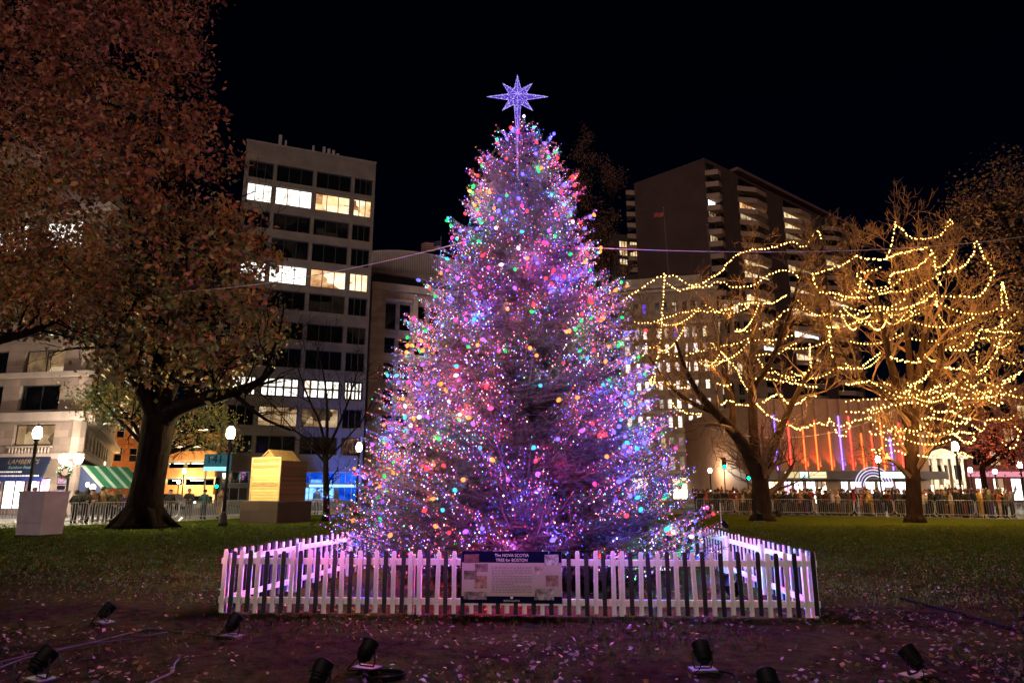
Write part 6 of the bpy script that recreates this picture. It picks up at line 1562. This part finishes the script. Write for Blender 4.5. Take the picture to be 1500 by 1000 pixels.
# left side
LF_ = [(22, 'dark', 'black', 'short', 'brown', 'pocket', 1.05, 'big, left of the pale box', 2.6), (38, 'dark red', 'dark', 'short', 'dark', 'fold', .95, 'beside the pale box', 1.0), (92, 'black', 'black', 'hood', 'black', 'pocket', .98, 'hooded, right of the pale box', 2.9), (105, 'black', 'dark', 'long', 'black', 'stand', 1.02, 'long black hair, beside the hooded one', 3.0), (117, 'brown', 'black', 'short', 'black', 'lean', 1.03, 'leaning, behind the barrier joint', .3),
 (131, 'tan', 'grey', 'short', 'dark', 'photo', 1.08, 'tall, hands raised, under the green awning', .4), (148, 'olive', 'black', 'beanie', 'red', 'stand', 1.0, 'red hat, under the green awning', .2), (157, 'dark', 'navy', 'short', 'brown', 'walk', 1.02, 'walking behind the red hat', 1.4), (165, 'purple', 'blue', 'long', 'blond', 'stand', .9, 'bluish, left of the tree trunk', 1.0),
 (266, 'dark', 'grey', 'short', 'black', 'lean', 1.05, 'right of the tree trunk', .2), (288, 'teal', 'navy', 'short', 'black', 'pocket', 1.0, 'before the orange garage', 3.0), (311, 'tan', 'tan', 'short', 'brown', 'photo', 1.02, 'photographing, left of the street lamp', 1.2), (233, 'black', 'black', 'short', 'black', 'stand', 1.0, 'half hidden at the tree trunk', .5), (458, 'blue', 'navy', 'beanie', 'blue', 'stand', 1.0, 'bluish, right of the boarded hut', .4)]
for px, coat, legs, hair, hc, pose, sc, wh, rz_ in LF_:
    p = on_edge(px, rnd.uniform(.6, 1.0)); person(p, rz_, pose, coat, legs, hair, hc, f'person, {coat} coat, {legs} trousers, {wh}', 'people in the front row at the barriers', sc)
# the packed rows behind them, of whom mostly heads show
dk = ['black', 'dark', 'navy', 'brown', 'dark red', 'grey', 'black', 'dark', 'tan', 'cream', 'olive', 'red', 'navy']
for row in range(3):
    px = 1036 + row * 4
    while px < 1508:
        p = on_edge(px, 1.7 + row * 1.25 + rnd.uniform(-.35, .35)); c = rnd.choice(dk)
        tone = 'pale' if c in ('tan', 'cream', 'grey') else ('reddish' if 'red' in c else 'dark')
        person(p, rnd.uniform(-1.2, 1.2) + (math.pi if rnd.random() < .25 else 0), rnd.choice(['stand', 'pocket', 'photo', 'fold', 'up', 'stand', 'walk']), c, rnd.choice(['black', 'dark', 'navy', 'brown']), rnd.choice(['short', 'long', 'beanie', 'hood', 'short']), rnd.choice(['black', 'dark', 'brown', 'blond', 'black', 'grey', 'red']),
               f'person in a {tone} coat in the packed rows behind the right barrier', f'{tone}-coated people in the packed rows at the right', rnd.uniform(.95, 1.08) if row else rnd.uniform(.96, 1.06))
        px += rnd.uniform(9, 14) + row * 2

# ------------------------------------------------------------------ a parked car and traffic lights
cp = P(243, 738, 62)
car = thing('parked_car', 'pale car parked behind the barrier right of the autumn tree trunk', 'car', (cp.x, 62, 0), R(4))
m_car = mat('car_paint', (.5, .52, .6), .25, .05, 2, coat=.8)
mb = MB(); mb.prism([(-2.2, .35), (2.2, .35), (2.25, .75), (1.3, .95), (.75, 1.42), (-1.0, 1.45), (-1.75, .98), (-2.2, .9)], -.85, .85); mb.build('body', m_car, car)
mb = MB(); mb.prism([(1.12, .98), (.68, 1.36), (-.1, 1.38), (-.1, .98)], -.87, .87); mb.prism([(-.2, .98), (-.2, 1.38), (-.92, 1.38), (-1.5, 1.0)], -.87, .87); mb.build('window', m_glassdark, car)
for x in (-1.4, 1.4):
    for y in (-.78, .78): mb = MB(); mb.lathe([(.2, -.11), (.33, -.09), (.34, .09), (.2, .11)], 14, M=Matrix.Translation((x, y, .34)) @ Matrix.Rotation(R(90), 4, 'X')); mb.build('wheel', m_rubber, car)
for y in (-.6, .6): mb = MB(); mb.cbox(2.2, 2.27, y - .2, y + .2, .6, .74, .02); mb.build('headlight', glow('car_headlight', (.85, .9, 1), 6), car)
for px, py, lab in ((1061, 683, 'traffic light showing green before the pale stone block'), (1096, 700, 'traffic light showing green left of the striped wall'), (318, 712, 'traffic signal on a pole in the side street, left of the lamp')):
    Yq = 74; z = ZP(py, Yq)
    t = thing('traffic_light', lab, 'traffic light', (PX(px, Yq, z), Yq, 0)); mb = MB(); mb.tube([(0, .2, 0), (0, .2, z + .3)], .07, 8); mb.build('pole', m_iron, t)
    mb = MB(); mb.cbox(-.2, .2, -.12, .16, z - .25, z + .95, .03); mb.build('housing', m_iron, t)
    for k, (c, s) in enumerate([((0, 1, .5), 14), ((.2, .12, .0), .05), ((.2, .0, .0), .05)]): mb = MB(); mb.lathe([(.14, -.01), (.16, .0), (.14, .03), (.06, .05)], 10, M=Matrix.Translation((0, -.125, z + k * .37)) @ Matrix.Rotation(R(90), 4, 'X')); mb.build('lens', glow(f'signal_{k}', c, s), t)

# ------------------------------------------------------------------ render settings
scene.view_settings.view_transform = 'Standard'; scene.view_settings.look = 'None'; scene.view_settings.gamma = 1; scene.view_settings.exposure = 0
scene.view_settings.use_curve_mapping = False
c = scene.cycles
c.use_denoising = True; c.max_bounces = 3; c.diffuse_bounces = 1; c.glossy_bounces = 2; c.use_adaptive_sampling = True; c.adaptive_threshold = .05; c.transmission_bounces = 2; c.transparent_max_bounces = 4
c.sample_clamp_indirect = 3.0; c.use_light_tree = True; c.caustics_reflective = False; c.caustics_refractive = False
seen = {}
for o in scene.objects:
    if o.parent is None and 'label' in o: seen.setdefault(o['label'], []).append(o)
for k, v in seen.items():
    if len(v) > 1 and 'packed rows' not in k: print('DUPLICATE LABEL', k, len(v))
print('OBJECTS', len(scene.objects))
for o in scene.objects:
    if o.parent is None and len(str(o.get('label', '')).replace('-', ' ').split()) > 16: print('LONG', o['label'])
